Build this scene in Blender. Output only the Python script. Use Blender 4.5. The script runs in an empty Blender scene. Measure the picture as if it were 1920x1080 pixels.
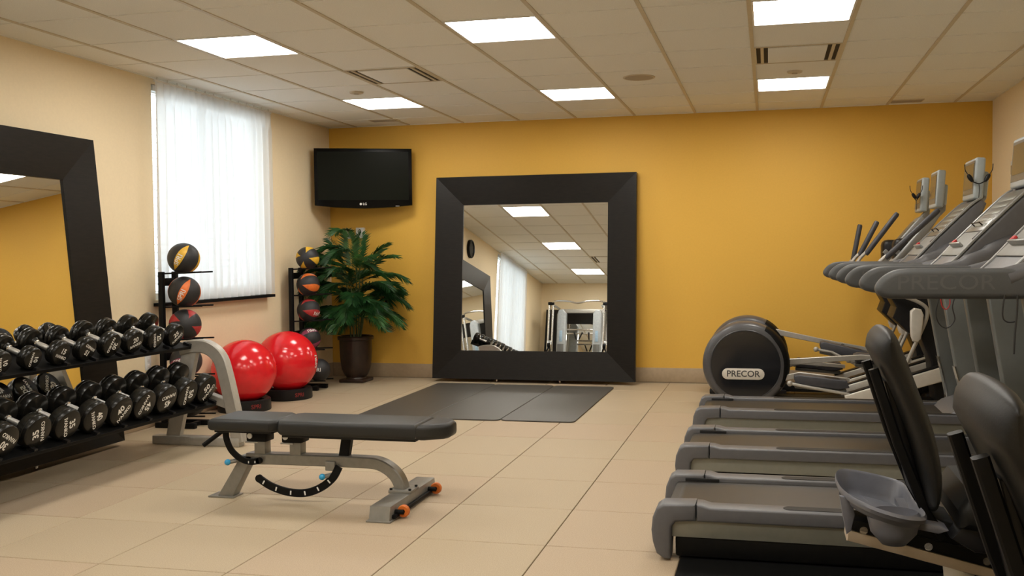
import bpy, bmesh, math, random
from mathutils import Vector, Matrix
random.seed(7)
S = bpy.context.scene
COL = S.collection
sin, cos, pi = math.sin, math.cos, math.pi

# ------------------------------------------------------------------ camera
cam_d = bpy.data.cameras.new('camera'); cam = bpy.data.objects.new('camera', cam_d); COL.objects.link(cam)
F_PX, YAW, PITCH, ROLL, SHIFT = 1767.65, 0.2212, -0.0346, -0.0096, 84.28
fw = Vector((-sin(YAW)*cos(PITCH), cos(YAW)*cos(PITCH), sin(PITCH)))
rt = Vector((cos(YAW), sin(YAW), 0)); up = rt.cross(fw)
r2 = cos(ROLL)*rt + sin(ROLL)*up; u2 = -sin(ROLL)*rt + cos(ROLL)*up
m = Matrix((r2, u2, -fw)).transposed().to_4x4(); m.translation = Vector((0.7181, -9.6019, 1.3079))
cam.matrix_world = m
cam_d.sensor_width = 36.0; cam_d.lens = F_PX/1920*36.0; cam_d.shift_x = -SHIFT/1920; cam_d.clip_start = 0.05
S.camera = cam

# ------------------------------------------------------------------ world, exposure
W = bpy.data.worlds.new('world'); S.world = W; W.use_nodes = True
bg = W.node_tree.nodes['Background']; bg.inputs[0].default_value = (0.86, 0.93, 1.0, 1); bg.inputs[1].default_value = 3.4
S.view_settings.view_transform = 'Standard'; S.view_settings.look = 'None'
S.view_settings.gamma = 1.0; S.view_settings.use_curve_mapping = False
S.view_settings.exposure = 0.0
LAMP_POWER = 23.0
LAMP_COLOR = (1.0, 0.95, 0.87)

# ------------------------------------------------------------------ materials
MATS = {}
def mat(name, col, rough=0.5, metal=0.0, var=0.06, scale=30.0, bump=0.0, spec=0.5, emit=None, estr=0.0, coat=0.0, col2=None, stretch=None):
    if name in MATS: return MATS[name]
    M = bpy.data.materials.new(name); M.use_nodes = True
    nt = M.node_tree; b = nt.nodes['Principled BSDF']
    b.inputs['Roughness'].default_value = rough; b.inputs['Metallic'].default_value = metal
    b.inputs['Specular IOR Level'].default_value = spec
    if coat: b.inputs['Coat Weight'].default_value = coat; b.inputs['Coat Roughness'].default_value = 0.08
    tc = nt.nodes.new('ShaderNodeTexCoord'); nz = nt.nodes.new('ShaderNodeTexNoise')
    nz.inputs['Scale'].default_value = scale; nz.inputs['Detail'].default_value = 4
    if stretch:
        mp = nt.nodes.new('ShaderNodeMapping'); mp.inputs['Scale'].default_value = stretch
        nt.links.new(tc.outputs['Object'], mp.inputs[0]); nt.links.new(mp.outputs[0], nz.inputs['Vector'])
    else: nt.links.new(tc.outputs['Object'], nz.inputs['Vector'])
    rp = nt.nodes.new('ShaderNodeValToRGB')
    c = col; d = col2 or tuple(max(0, x*(1-2*var)) for x in c)
    if col2 is None: c = tuple(min(1, x*(1+var)) for x in c)
    rp.color_ramp.elements[0].position = 0.35; rp.color_ramp.elements[1].position = 0.65
    rp.color_ramp.elements[0].color = (*d, 1); rp.color_ramp.elements[1].color = (*c, 1)
    nt.links.new(nz.outputs['Fac'], rp.inputs[0]); nt.links.new(rp.outputs[0], b.inputs['Base Color'])
    if bump:
        bp = nt.nodes.new('ShaderNodeBump'); bp.inputs['Strength'].default_value = bump; bp.inputs['Distance'].default_value = 0.004
        nt.links.new(nz.outputs['Fac'], bp.inputs['Height']); nt.links.new(bp.outputs[0], b.inputs['Normal'])
    if emit:
        b.inputs['Emission Color'].default_value = (*emit, 1); b.inputs['Emission Strength'].default_value = estr
    MATS[name] = M; return M

m_cream = mat('cream_paint', (0.85, 0.71, 0.48), 0.6, var=0.01, scale=60, bump=0.015)
m_orange = mat('orange_paint', (0.74, 0.43, 0.062), 0.6, var=0.01, scale=60, bump=0.015)
m_base = mat('taupe_vinyl', (0.40, 0.30, 0.19), 0.5, var=0.03)
m_tile = mat('tan_floor_tile', (0.45, 0.365, 0.25), 0.55, spec=0.3, scale=220, col2=(0.36, 0.285, 0.19), bump=0.12)
m_tile2 = mat('tan_floor_tile_pale', (0.47, 0.385, 0.265), 0.55, spec=0.3, scale=220, col2=(0.38, 0.30, 0.20), bump=0.12)
m_tile3 = mat('tan_floor_tile_warm', (0.46, 0.36, 0.25), 0.55, spec=0.3, scale=220, col2=(0.365, 0.28, 0.19), bump=0.12)
m_grout = mat('dark_joint', (0.16, 0.11, 0.06), 0.9)
m_ceil = mat('ceiling_tile', (0.88, 0.87, 0.81), 0.85, var=0.03, scale=160, bump=0.15)
m_tee = mat('ceiling_tee', (0.62, 0.54, 0.40), 0.5, var=0.02)
m_trimw = mat('white_trim', (0.78, 0.76, 0.72), 0.4, var=0.02)
m_lamp = mat('lamp_diffuser', (0.9, 0.9, 0.9), 0.5, emit=LAMP_COLOR, estr=LAMP_POWER, var=0.0)
m_espresso = mat('espresso_wood', (0.009, 0.007, 0.005), 0.4, var=0.15, scale=14, stretch=(1, 1, 6), spec=0.2)
m_mirror = mat('mirror_glass', (0.86, 0.87, 0.86), 0.0, 1.0, var=0.0)
m_black = mat('black_steel', (0.005, 0.005, 0.005), 0.5, var=0.1, spec=0.15)
m_blackpl = mat('black_plastic', (0.008, 0.008, 0.009), 0.45, var=0.1, spec=0.3)
m_gloss = mat('black_gloss', (0.003, 0.003, 0.003), 0.25, var=0.1, spec=0.15)
m_rubber = mat('black_urethane', (0.008, 0.0075, 0.006), 0.25, var=0.1, scale=60, spec=0.32)
m_vinyl = mat('black_vinyl', (0.012, 0.0125, 0.0118), 0.46, var=0.08, scale=200, bump=0.06)
m_bikevinyl = mat('bike_vinyl', (0.007, 0.007, 0.0065), 0.5, var=0.08, scale=200, bump=0.06, spec=0.3)
m_silver = mat('silver_paint', (0.42, 0.40, 0.36), 0.38, 0.35, var=0.03)
m_steelgrey = mat('grey_steel_paint', (0.25, 0.24, 0.215), 0.36, 0.45, var=0.04)
m_chrome = mat('chrome', (0.72, 0.71, 0.69), 0.18, 1.0, var=0.04)
m_knurl = mat('knurled_steel', (0.62, 0.60, 0.57), 0.38, 0.9, var=0.1, scale=400, bump=0.3)
m_white = mat('white_plastic', (0.74, 0.74, 0.72), 0.4, var=0.02)
m_letter = mat('white_lettering', (0.80, 0.79, 0.75), 0.6, var=0.02)
m_redletter = mat('red_lettering', (0.5, 0.03, 0.03), 0.6, var=0.02)
m_red = mat('red_pvc', (0.74, 0.014, 0.022), 0.17, var=0.05, scale=8, spec=0.6)
m_blue = mat('blue_knob', (0.03, 0.33, 0.62), 0.35)
m_wheel = mat('orange_wheel', (0.62, 0.15, 0.018), 0.45)
m_matrub = mat('grey_rubber_mat', (0.065, 0.058, 0.048), 0.5, var=0.06, scale=300, bump=0.1)
m_tgrey = mat('treadmill_grey', (0.105, 0.106, 0.114), 0.42, var=0.03)
m_tpanel = mat('treadmill_panel', (0.23, 0.232, 0.20), 0.4, 0.2, var=0.02)
m_belt = mat('running_belt', (0.022, 0.019, 0.015), 0.42, var=0.15, scale=400, bump=0.1)
m_strip = mat('grip_rubber', (0.022, 0.020, 0.017), 0.6, var=0.1, scale=300, bump=0.2, spec=0.3)
m_hrail = mat('handrail_grey', (0.078, 0.081, 0.083), 0.5, var=0.02, scale=200, bump=0.05, spec=0.35)
m_lowpanel = mat('panel_grey', (0.24, 0.24, 0.225), 0.5, var=0.02, spec=0.3)
m_cons = mat('console_silver', (0.27, 0.275, 0.27), 0.35, 0.25, var=0.02)
m_consface = mat('console_face', (0.125, 0.125, 0.115), 0.3, var=0.05)
m_upr = mat('upright_grey', (0.155, 0.165, 0.16), 0.38, 0.15, var=0.02)
m_housing = mat('screen_housing_grey', (0.36, 0.405, 0.425), 0.35, var=0.02)
m_screen = mat('dark_screen', (0.10, 0.085, 0.06), 0.1, var=0.02)
m_drum = mat('drum_grey', (0.075, 0.075, 0.080), 0.35, var=0.04)
m_drumface = mat('drum_face', (0.010, 0.011, 0.014), 0.14, var=0.0)
m_pearl = mat('pearl_white', (0.66, 0.63, 0.57), 0.35, 0.1, var=0.02)
m_pedal = mat('pedal_slate', (0.05, 0.052, 0.062), 0.5, var=0.05)
m_tray = mat('tray_slate', (0.135, 0.14, 0.165), 0.4, var=0.04)
m_beam = mat('bike_beam', (0.50, 0.42, 0.32), 0.4, 0.1, var=0.03)
m_leaf = mat('palm_leaf', (0.026, 0.105, 0.024), 0.42, scale=9, col2=(0.010, 0.045, 0.011))
m_leaf2 = mat('palm_leaf_light', (0.050, 0.155, 0.034), 0.42, scale=9, col2=(0.018, 0.07, 0.016))
m_stem = mat('palm_stem', (0.10, 0.13, 0.045), 0.6, scale=20)
m_pot = mat('brown_pot', (0.030, 0.015, 0.009), 0.38, var=0.2, scale=12)
m_soil = mat('potting_soil', (0.03, 0.02, 0.012), 0.95, var=0.3, scale=80, bump=0.6)
m_yel = mat('ball_yellow', (0.72, 0.42, 0.03), 0.5)
m_org = mat('ball_orange', (0.75, 0.17, 0.025), 0.5)
m_dred = mat('ball_red', (0.42, 0.03, 0.03), 0.5)
m_pur = mat('ball_purple', (0.28, 0.045, 0.10), 0.5)
m_ballk = mat('ball_black', (0.018, 0.018, 0.020), 0.5, scale=250, bump=0.25)
m_cable = mat('black_cable', (0.01, 0.01, 0.01), 0.5)
m_redc = mat('red_cable', (0.5, 0.02, 0.02), 0.5)
m_shroud = mat('smoke_shroud', (0.42, 0.45, 0.47), 0.2, var=0.04)
m_dgrey = mat('duct_dark', (0.03, 0.02, 0.012), 0.8)
m_speaker = mat('speaker_grille', (0.45, 0.38, 0.28), 0.6, scale=500, bump=0.3)

def curtain_mat():
    M = bpy.data.materials.new('sheer_curtain'); M.use_nodes = True; nt = M.node_tree
    for n in list(nt.nodes): nt.nodes.remove(n)
    out = nt.nodes.new('ShaderNodeOutputMaterial')
    tl = nt.nodes.new('ShaderNodeBsdfTranslucent'); df = nt.nodes.new('ShaderNodeBsdfDiffuse'); tp = nt.nodes.new('ShaderNodeBsdfTransparent')
    wv = nt.nodes.new('ShaderNodeTexNoise'); wv.inputs['Scale'].default_value = 300
    rp = nt.nodes.new('ShaderNodeValToRGB'); rp.color_ramp.elements[0].color = (0.82, 0.83, 0.84, 1); rp.color_ramp.elements[1].color = (0.92, 0.92, 0.92, 1)
    nt.links.new(wv.outputs['Fac'], rp.inputs[0]); nt.links.new(rp.outputs[0], tl.inputs[0]); nt.links.new(rp.outputs[0], df.inputs[0])
    m1 = nt.nodes.new('ShaderNodeMixShader'); m1.inputs[0].default_value = 0.45
    nt.links.new(tl.outputs[0], m1.inputs[1]); nt.links.new(df.outputs[0], m1.inputs[2])
    m2 = nt.nodes.new('ShaderNodeMixShader'); m2.inputs[0].default_value = 0.09
    nt.links.new(m1.outputs[0], m2.inputs[1]); nt.links.new(tp.outputs[0], m2.inputs[2])
    nt.links.new(m2.outputs[0], out.inputs[0]); return M
m_curtain = curtain_mat()
def pane_mat():
    M = bpy.data.materials.new('window_pane'); M.use_nodes = True; nt = M.node_tree
    for n in list(nt.nodes): nt.nodes.remove(n)
    out = nt.nodes.new('ShaderNodeOutputMaterial'); tp = nt.nodes.new('ShaderNodeBsdfTransparent'); gl = nt.nodes.new('ShaderNodeBsdfGlossy')
    tp.inputs[0].default_value = (0.95, 0.97, 0.96, 1); gl.inputs['Roughness'].default_value = 0.02
    mx = nt.nodes.new('ShaderNodeMixShader'); mx.inputs[0].default_value = 0.06
    nt.links.new(tp.outputs[0], mx.inputs[1]); nt.links.new(gl.outputs[0], mx.inputs[2]); nt.links.new(mx.outputs[0], out.inputs[0]); return M
m_pane = pane_mat()

# ------------------------------------------------------------------ mesh helpers
def V(*a): return Vector(a)
def cr(pts, n=6):
    """smooth (Catmull-Rom) polyline through pts"""
    P = [Vector(p) for p in pts]; out = []
    for i in range(len(P)-1):
        p0 = P[max(i-1, 0)]; p1 = P[i]; p2 = P[i+1]; p3 = P[min(i+2, len(P)-1)]
        for k in range(n):
            t = k/n
            out.append(0.5*((2*p1)+(p2-p0)*t+(2*p0-5*p1+4*p2-p3)*t*t+(3*p1-3*p2+p3-p0)*t**3))
    out.append(P[-1]); return out

class MB:
    def __init__(s): s.v = []; s.f = []
    def add(s, verts, faces, M=None):
        o = len(s.v)
        for p in verts:
            p = Vector(p); s.v.append(M @ p if M else p)
        s.f += [tuple(i+o for i in f) for f in faces]; return s
    def box(s, x0, x1, y0, y1, z0, z1, M=None):
        return s.add([(x0,y0,z0),(x1,y0,z0),(x1,y1,z0),(x0,y1,z0),(x0,y0,z1),(x1,y0,z1),(x1,y1,z1),(x0,y1,z1)],
                     [(0,3,2,1),(4,5,6,7),(0,1,5,4),(1,2,6,5),(2,3,7,6),(3,0,4,7)], M)
    def rbox(s, x0, x1, y0, y1, z0, z1, r=0.01, seg=2, M=None):
        bm = bmesh.new(); bmesh.ops.create_cube(bm, size=1)
        for v in bm.verts: v.co = Vector(((x0+x1)/2+v.co.x*(x1-x0), (y0+y1)/2+v.co.y*(y1-y0), (z0+z1)/2+v.co.z*(z1-z0)))
        r = min(r, 0.49*min(x1-x0, y1-y0, z1-z0))
        bmesh.ops.bevel(bm, geom=bm.edges[:], offset=r, segments=seg, affect='EDGES', profile=0.5)
        return s._bm(bm, M)
    def _bm(s, bm, M=None):
        bm.verts.index_update()
        s.add([v.co.copy() for v in bm.verts], [tuple(v.index for v in f.verts) for f in bm.faces], M); bm.free(); return s
    def prism(s, poly, y0, y1, r=0.0, seg=2, M=None, axis='y'):
        """polygon (a,b) in the XZ plane extruded along y (axis 'y'), or in XY extruded along z (axis 'z'), bevelled by r"""
        bm = bmesh.new()
        mk = (lambda a, b, t: (a, t, b)) if axis == 'y' else ((lambda a, b, t: (a, b, t)) if axis == 'z' else (lambda a, b, t: (t, a, b)))
        A = [bm.verts.new(mk(a, b, y0)) for a, b in poly]; B = [bm.verts.new(mk(a, b, y1)) for a, b in poly]
        n = len(poly); f1 = bm.faces.new(A); f2 = bm.faces.new(B[::-1])
        for i in range(n): bm.faces.new((A[i], B[i], B[(i+1) % n], A[(i+1) % n]))
        bmesh.ops.recalc_face_normals(bm, faces=bm.faces[:])
        if r > 0:
            ed = set(f1.edges) | set(f2.edges)
            bmesh.ops.bevel(bm, geom=list(ed), offset=r, segments=seg, affect='EDGES', profile=0.5, clamp_overlap=True)
        return s._bm(bm, M)
    def cyl(s, p0, p1, r0, r1=None, n=16, caps=True):
        return s.tube([p0, p1], [r0, r0 if r1 is None else r1], n, caps)
    def tube(s, pts, rad, n=10, caps=True):
        P = [Vector(p) for p in pts]; R = rad if isinstance(rad, (list, tuple)) else [rad]*len(P)
        o = len(s.v); T = []
        for i in range(len(P)):
            t = (P[min(i+1, len(P)-1)]-P[max(i-1, 0)])
            T.append(t.normalized() if t.length > 1e-9 else Vector((0, 0, 1)))
        a = Vector((0, 0, 1)) if abs(T[0].z) < 0.9 else Vector((1, 0, 0))
        u = T[0].cross(a).normalized()
        for i, p in enumerate(P):
            u = (u - T[i]*u.dot(T[i])); u.normalize(); w = T[i].cross(u)
            for k in range(n):
                q = 2*pi*k/n; s.v.append(p+(u*cos(q)+w*sin(q))*R[i])
        for i in range(len(P)-1):
            for k in range(n):
                s.f.append((o+i*n+k, o+i*n+(k+1) % n, o+(i+1)*n+(k+1) % n, o+(i+1)*n+k))
        if caps:
            s.f.append(tuple(o+k for k in range(n-1, -1, -1))); e = o+(len(P)-1)*n; s.f.append(tuple(e+k for k in range(n)))
        return s
    def lathe(s, prof, n=32, M=None):
        """prof: (radius, z) from bottom to top about local z"""
        vs = []; fs = []; L = len(prof)
        for r, z in prof:
            for k in range(n):
                q = 2*pi*k/n; vs.append((r*cos(q), r*sin(q), z))
        for i in range(L-1):
            for k in range(n): fs.append((i*n+k, i*n+(k+1) % n, (i+1)*n+(k+1) % n, (i+1)*n+k))
        if prof[0][0] > 1e-6: fs.append(tuple(range(n-1, -1, -1)))
        if prof[-1][0] > 1e-6: fs.append(tuple((L-1)*n+k for k in range(n)))
        return s.add(vs, fs, M)
    def sphere(s, c, r, n=24, sc=(1, 1, 1)):
        k = n//2
        return s.lathe([(max(r*sin(pi*i/k), 1e-5), -r*cos(pi*i/k)) for i in range(k+1)], n, Matrix.Translation(Vector(c)) @ Matrix.Diagonal((*sc, 1)))
    def sweep(s, path, t, y0, y1, bev=0.004):
        """flat bar: path of (x,z), in-plane half thickness t, spanning y0..y1, with chamfered corners"""
        P = [Vector((p[0], p[1])) for p in path]; rows = []
        for i, p in enumerate(P):
            d = P[min(i+1, len(P)-1)]-P[max(i-1, 0)]; d.normalize(); nrm = Vector((-d.y, d.x)); tt = t[i] if isinstance(t, (list, tuple)) else t
            b = min(bev, tt*0.6)
            sec = [(tt, y0+b), (tt-b, y0), (-tt+b, y0), (-tt, y0+b), (-tt, y1-b), (-tt+b, y1), (tt-b, y1), (tt, y1-b)]
            rows.append([(p.x+nrm.x*a, y, p.y+nrm.y*a) for a, y in sec])
        vs = [q for r in rows for q in r]; fs = []
        for i in range(len(P)-1):
            for k in range(8): fs.append((i*8+k, i*8+(k+1) % 8, (i+1)*8+(k+1) % 8, (i+1)*8+k))
        fs.append(tuple(range(7, -1, -1))); fs.append(tuple((len(P)-1)*8+k for k in range(8)))
        return s.add(vs, fs)
    def pillow(s, prof, hw, n=14, dz=.10):
        cz = sum(p[1] for p in prof)/len(prof); L = len(prof); vs = []; rows = []
        def mid(z):  # centre line of the profile at height z
            xs = []
            for i in range(L):
                (xa, za), (xb, zb) = prof[i], prof[(i+1) % L]
                if (za-z)*(zb-z) <= 0 and abs(za-zb) > 1e-9: xs.append(xa+(xb-xa)*(z-za)/(zb-za))
            return (min(xs)+max(xs))/2 if xs else sum(p[0] for p in prof)/L
        for i in range(n+1):
            u = -cos(pi*i/n); k = max(1-abs(u)**3.2, 0)**.42; k = max(k, .02)
            for x, z in prof: vs.append((mid(z)+(x-mid(z))*k, u*hw, cz+(z-cz)*(1-dz*(1-k)-dz*.4*u*u)))
        fs = [(i*L+k, i*L+(k+1) % L, (i+1)*L+(k+1) % L, (i+1)*L+k) for i in range(n) for k in range(L)]
        fs.append(tuple(range(L-1, -1, -1))); fs.append(tuple(n*L+k for k in range(L)))
        return s.add(vs, fs)
    def build(s, name, material, parent=None, loc=None, smooth=35):
        me = bpy.data.meshes.new(name); me.from_pydata([tuple(p) for p in s.v], [], s.f); me.update()
        bm = bmesh.new(); bm.from_mesh(me); bmesh.ops.recalc_face_normals(bm, faces=bm.faces[:]); bm.to_mesh(me); bm.free()
        if smooth:
            me.shade_smooth(); me.set_sharp_from_angle(angle=math.radians(smooth))
        me.materials.append(material)
        o = bpy.data.objects.new(name, me); COL.objects.link(o)
        if parent: o.parent = parent
        if loc: o.location = loc
        return o

def tag(o, label, cat, group=None):
    o['label'] = label; o['category'] = cat
    if group: o['group'] = group
    return o
def thing(name, label, cat, loc=(0, 0, 0), rot=(0, 0, 0), group=None):
    o = bpy.data.objects.new(name, None); COL.objects.link(o); o.empty_display_size = 0.1
    o.location = loc; o.rotation_euler = rot; return tag(o, label, cat, group)
def struct(o): o['kind'] = 'structure'; return o
def dup(root, label, loc=None, rot=None):
    def cp(o, par):
        c = o.copy(); COL.objects.link(c); c.parent = par
        for ch in list(o.children): cp(ch, c)
        return c
    r = cp(root, None); r['label'] = label
    if loc: r.location = loc
    if rot: r.rotation_euler = rot
    return r
_T = {}
def text2d(s, size=1.0, bold=0.012):
    key = (s, bold)
    if key not in _T:
        cu = bpy.data.curves.new('txt', 'FONT'); cu.body = s; cu.align_x = 'CENTER'; cu.align_y = 'CENTER'; cu.offset = bold; cu.resolution_u = 3
        ob = bpy.data.objects.new('txt', cu); COL.objects.link(ob)
        dg = bpy.context.evaluated_depsgraph_get(); me = bpy.data.meshes.new_from_object(ob.evaluated_get(dg))
        _T[key] = ([(v.co.x, v.co.y) for v in me.vertices], [tuple(p.vertices) for p in me.polygons])
        bpy.data.objects.remove(ob); bpy.data.curves.remove(cu); bpy.data.meshes.remove(me)
    vs, fs = _T[key]; return [(x*size, y*size) for x, y in vs], fs
def fine(vs, fs):
    bm = bmesh.new(); B = [bm.verts.new((x, y, 0)) for x, y in vs]
    for f in fs:
        try: bm.faces.new([B[i] for i in f])
        except ValueError: pass
    bmesh.ops.triangulate(bm, faces=bm.faces[:]); L = max(p[1] for p in vs)-min(p[1] for p in vs)
    for _ in range(3):
        e = [x for x in bm.edges if x.calc_length() > L*.22]
        if e: bmesh.ops.subdivide_edges(bm, edges=e, cuts=1); bmesh.ops.triangulate(bm, faces=bm.faces[:])
    bm.verts.index_update(); r = ([(v.co.x, v.co.y) for v in bm.verts], [tuple(v.index for v in f.verts) for f in bm.faces]); bm.free(); return r
def text_on(mb, s, size, fn, bold=0.012, rot=0.0, off=(0, 0), sx=1.0, curved=False):
    vs, fs = text2d(s, size, bold)
    if curved: vs, fs = fine(vs, fs)
    c, d = cos(rot), sin(rot)
    return mb.add([fn((x*sx+off[0])*c-(y+off[1])*d, (x*sx+off[0])*d+(y+off[1])*c) for x, y in vs], fs)

# ------------------------------------------------------------------ room shell
XL, XR, YB, YN, H = -3.99, 2.774, 0.0, -10.05, 2.725
T = 0.61
floor = struct(MB().box(XL-.1, XR+.1, YN-.1, YB+.1, -0.12, -0.008).build('floor', m_grout))
def edges(a, b, off, step):
    k = math.floor((a-off)/step)+1; e = [a]
    while off+k*step < b-1e-6:
        if off+k*step - a > 1e-4: e.append(off+k*step)
        k += 1
    e.append(b); return e
_tm = {}
def tile_obj(name, w, d, z0, z1, material, parent, loc, ch=0.002):
    key = (name, round(w, 3), round(d, 3), material.name)
    if key not in _tm:
        mb = MB(); c = ch; zt = z1; zb = z0
        if name == 'floor_tile':
            mb.add([(-w/2,-d/2,zb),(w/2,-d/2,zb),(w/2,d/2,zb),(-w/2,d/2,zb),(-w/2,-d/2,zt-c),(w/2,-d/2,zt-c),(w/2,d/2,zt-c),(-w/2,d/2,zt-c),(-w/2+c,-d/2+c,zt),(w/2-c,-d/2+c,zt),(w/2-c,d/2-c,zt),(-w/2+c,d/2-c,zt)],
                   [(0,3,2,1),(0,1,5,4),(1,2,6,5),(2,3,7,6),(3,0,4,7),(4,5,9,8),(5,6,10,9),(6,7,11,10),(7,4,8,11),(8,9,10,11)])
        else:
            mb.add([(-w/2,-d/2,zt),(w/2,-d/2,zt),(w/2,d/2,zt),(-w/2,d/2,zt),(-w/2,-d/2,zb+c),(w/2,-d/2,zb+c),(w/2,d/2,zb+c),(-w/2,d/2,zb+c),(-w/2+c,-d/2+c,zb),(w/2-c,-d/2+c,zb),(w/2-c,d/2-c,zb),(-w/2+c,d/2-c,zb)],
                   [(0,1,2,3),(0,4,5,1),(1,5,6,2),(2,6,7,3),(3,7,4,0),(4,8,9,5),(5,9,10,6),(6,10,11,7),(7,11,8,4),(8,11,10,9)])
        o = mb.build(name, material, parent, loc, smooth=0); _tm[key] = o.data; return o
    o = bpy.data.objects.new(name, _tm[key]); COL.objects.link(o); o.parent = parent; o.location = loc; return o
ex = edges(XL, XR, -0.2672, T); ey = edges(YN, YB, -1.8482, T)
for i in range(len(ex)-1):
    for j in range(len(ey)-1):
        w = ex[i+1]-ex[i]-0.005; d = ey[j+1]-ey[j]-0.005
        if w < 0.02 or d < 0.02: continue
        mm = random.choice((m_tile, m_tile, m_tile2, m_tile3))
        tile_obj('floor_tile', w, d, -0.008, 0.0, mm, floor, ((ex[i]+ex[i+1])/2, (ey[j]+ey[j+1])/2, 0))

# ceiling: slab, tees, panels, lamps, vents
ceil = struct(MB().box(XL-.1, XR+.1, YN-.1, YB+.1, H+0.06, H+0.16).build('ceiling', m_dgrey))
R0 = -4.1481
cx = edges(XL, XR, 0.0, T); cy = edges(YN, YB, R0, T)
for x in cx[1:-1]:
    MB().box(x-.0125, x+.0125, YN, YB, H-.004, H+.03).build('grid_bar', m_tee, ceil, smooth=0)
for y in cy[1:-1]:
    MB().box(XL, XR, y-.005, y+.005, H-.002, H+.03).build('cross_bar', m_ceil, ceil, smooth=0)
for nm, bx in (('edge_trim', (XL, XL+.02, YN, YB)), ('edge_trim', (XR-.02, XR, YN, YB)), ('edge_trim', (XL, XR, YB-.02, YB)), ('edge_trim', (XL, XR, YN, YN+.02))):
    MB().box(*bx, H-.003, H+.03).build(nm, m_ceil, ceil, smooth=0)
lampcells = {(k, r) for k in (-5, -2, 1) for r in (4, 0, -4, -8)}
ventcells = {(-4, 2), (1, 2), (-4, -6), (1, -6)}
def cell(i, j): return round((cx[i+1]-0.3-0.0)/T-0.5), round((cy[j+1]-0.3-R0)/T-0.5)
col_name = {-5: 'left column by the curtained windows', -2: 'middle column', 1: 'right column above the treadmills'}
row_name = {4: 'nearest the orange wall', 0: 'second from the orange wall', -4: 'third from the orange wall', -8: 'farthest from the orange wall'}
for i in range(len(cx)-1):
    for j in range(len(cy)-1):
        x0, x1, y0, y1 = cx[i], cx[i+1], cy[j], cy[j+1]
        full = abs(x1-x0-T) < 1e-3 and abs(y1-y0-T) < 1e-3
        k = round(x0/T) if full else None; r = round((y0-R0)/T) if full else None
        xc, yc = (x0+x1)/2, (y0+y1)/2
        if full and (k, r) in lampcells:
            t = thing('ceiling_light', 'square glowing ceiling light panel, %s, %s' % (col_name[k], row_name[r]), 'light', (xc, yc, H), group='recessed ceiling light panels')
            a = .292; b = .280
            f = MB(); f.box(-a, a, -a, -b, -.003, .03).box(-a, a, b, a, -.003, .03).box(-a, -b, -b, b, -.003, .03).box(b, a, -b, b, -.003, .03)
            f.build('frame', m_trimw, t, smooth=0)
            MB().box(-b, b, -b, b, .004, .012).build('diffuser', m_lamp, t, smooth=0)
        elif full and (k, r) in ventcells:
            who = {(-4, 2): 'slotted square air vent in the ceiling left of centre, towards the television', (1, 2): 'slotted square air vent between two ceiling lights on the right',
                   (-4, -6): 'slotted square air vent in the ceiling seen only in the leaning mirror', (1, -6): 'slotted square air vent above the exercise bikes'}[(k, r)]
            t = thing('air_vent', who, 'vent', (xc, yc, H), group='slotted ceiling air vents')
            a = .292
            MB().box(-a, a, -a, a, .004, .03).build('backing', m_dgrey, t, smooth=0)
            f = MB(); f.box(-a, a, -a, -a+.016, -.004, .003).box(-a, a, a-.016, a, -.004, .003).box(-a, -a+.012, -a+.016, a-.016, -.004, .003).box(a-.012, a, -a+.016, a-.016, -.004, .003); f.build('frame', m_tee, t, smooth=0)
            MB().rbox(-.200, .200, -.255, .255, -.006, .0035, .003).build('plate', m_ceil, t)
            for sg in (-1, 1):
                MB().box(sg*.240-.011, sg*.240+.011, -.268, .268, -.004, .0035).build('slat', m_tee, t, smooth=0)
        else:
            w = x1-x0-.012; d = y1-y0-.008
            if w < .02 or d < .02: continue
            tile_obj('ceiling_tile', w, d, 0.0, .02, m_ceil, ceil, (xc, yc, H+0.002), ch=.003)
def grille(lbl, x, y):
    t = thing('linear_grille', lbl, 'vent', (x, y, H), group='small linear grilles')
    MB().rbox(-.15, .15, -.075, .075, -.005, .004, .002).build('frame', m_tee, t)
    for q in range(5): MB().box(-.135, .135, -.058+q*.025, -.046+q*.025, -.009, -.0045).build('slat', m_speaker, t, smooth=0)
grille('small linear grille in the ceiling above the palm and television', -3.17, -.40)
grille('small linear grille in the ceiling at the right end of the orange wall', 1.98, -.2)
sp = thing('ceiling_speaker', 'round flush beige ceiling speaker in the middle of the ceiling', 'speaker', (-.294, -2.036, H))
MB().lathe([(.115, -.004), (.128, -.003), (.13, .002)], 32).build('rim', m_tee, sp)
MB().lathe([(1e-4, -.008), (.08, -.007), (.115, -.004)], 32).build('grille', m_speaker, sp)
for lbl, x, y in (('small round smoke detector in the ceiling between left vent and light', -2.737, -2.02), ('small round smoke detector in the ceiling between right vent and light', .918, -1.96)):
    t = thing('smoke_detector', lbl, 'detector', (x, y, H), group='ceiling smoke detectors')
    MB().lathe([(.045, -.014), (.056, -.010), (.06, .002)], 24).build('body', m_tee, t)
    MB().lathe([(1e-4, -.018), (.02, -.018), (.026, -.013)], 16).build('sensor', m_speaker, t)

# walls
WIN = [(-3.06, -1.40), (-8.45, -6.66)]; WZ0, WZ1 = 0.985, 2.68
struct(MB().box(XL-.2, XR+.2, YB, YB+.12, 0, H+.06).build('wall_back', m_orange, smooth=0))
struct(MB().box(XR, XR+.12, YN, YB, 0, H+.06).build('wall_right', m_cream, smooth=0))
struct(MB().box(XL-.2, XR+.2, YN-.12, YN, 0, H+.06).build('wall_near', m_cream, smooth=0))
wl = MB(); xo = XL-.16
ys = [YN, WIN[1][0], WIN[1][1], WIN[0][0], WIN[0][1], YB]
wl.box(xo, XL, ys[0], ys[1], 0, H+.06).box(xo, XL, ys[2], ys[3], 0, H+.06).box(xo, XL, ys[4], ys[5], 0, H+.06)
for a, b in WIN: wl.box(xo, XL, a, b, 0, WZ0).box(xo, XL, a, b, WZ1, H+.06)
struct(wl.build('wall_left', m_cream, smooth=0))
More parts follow.
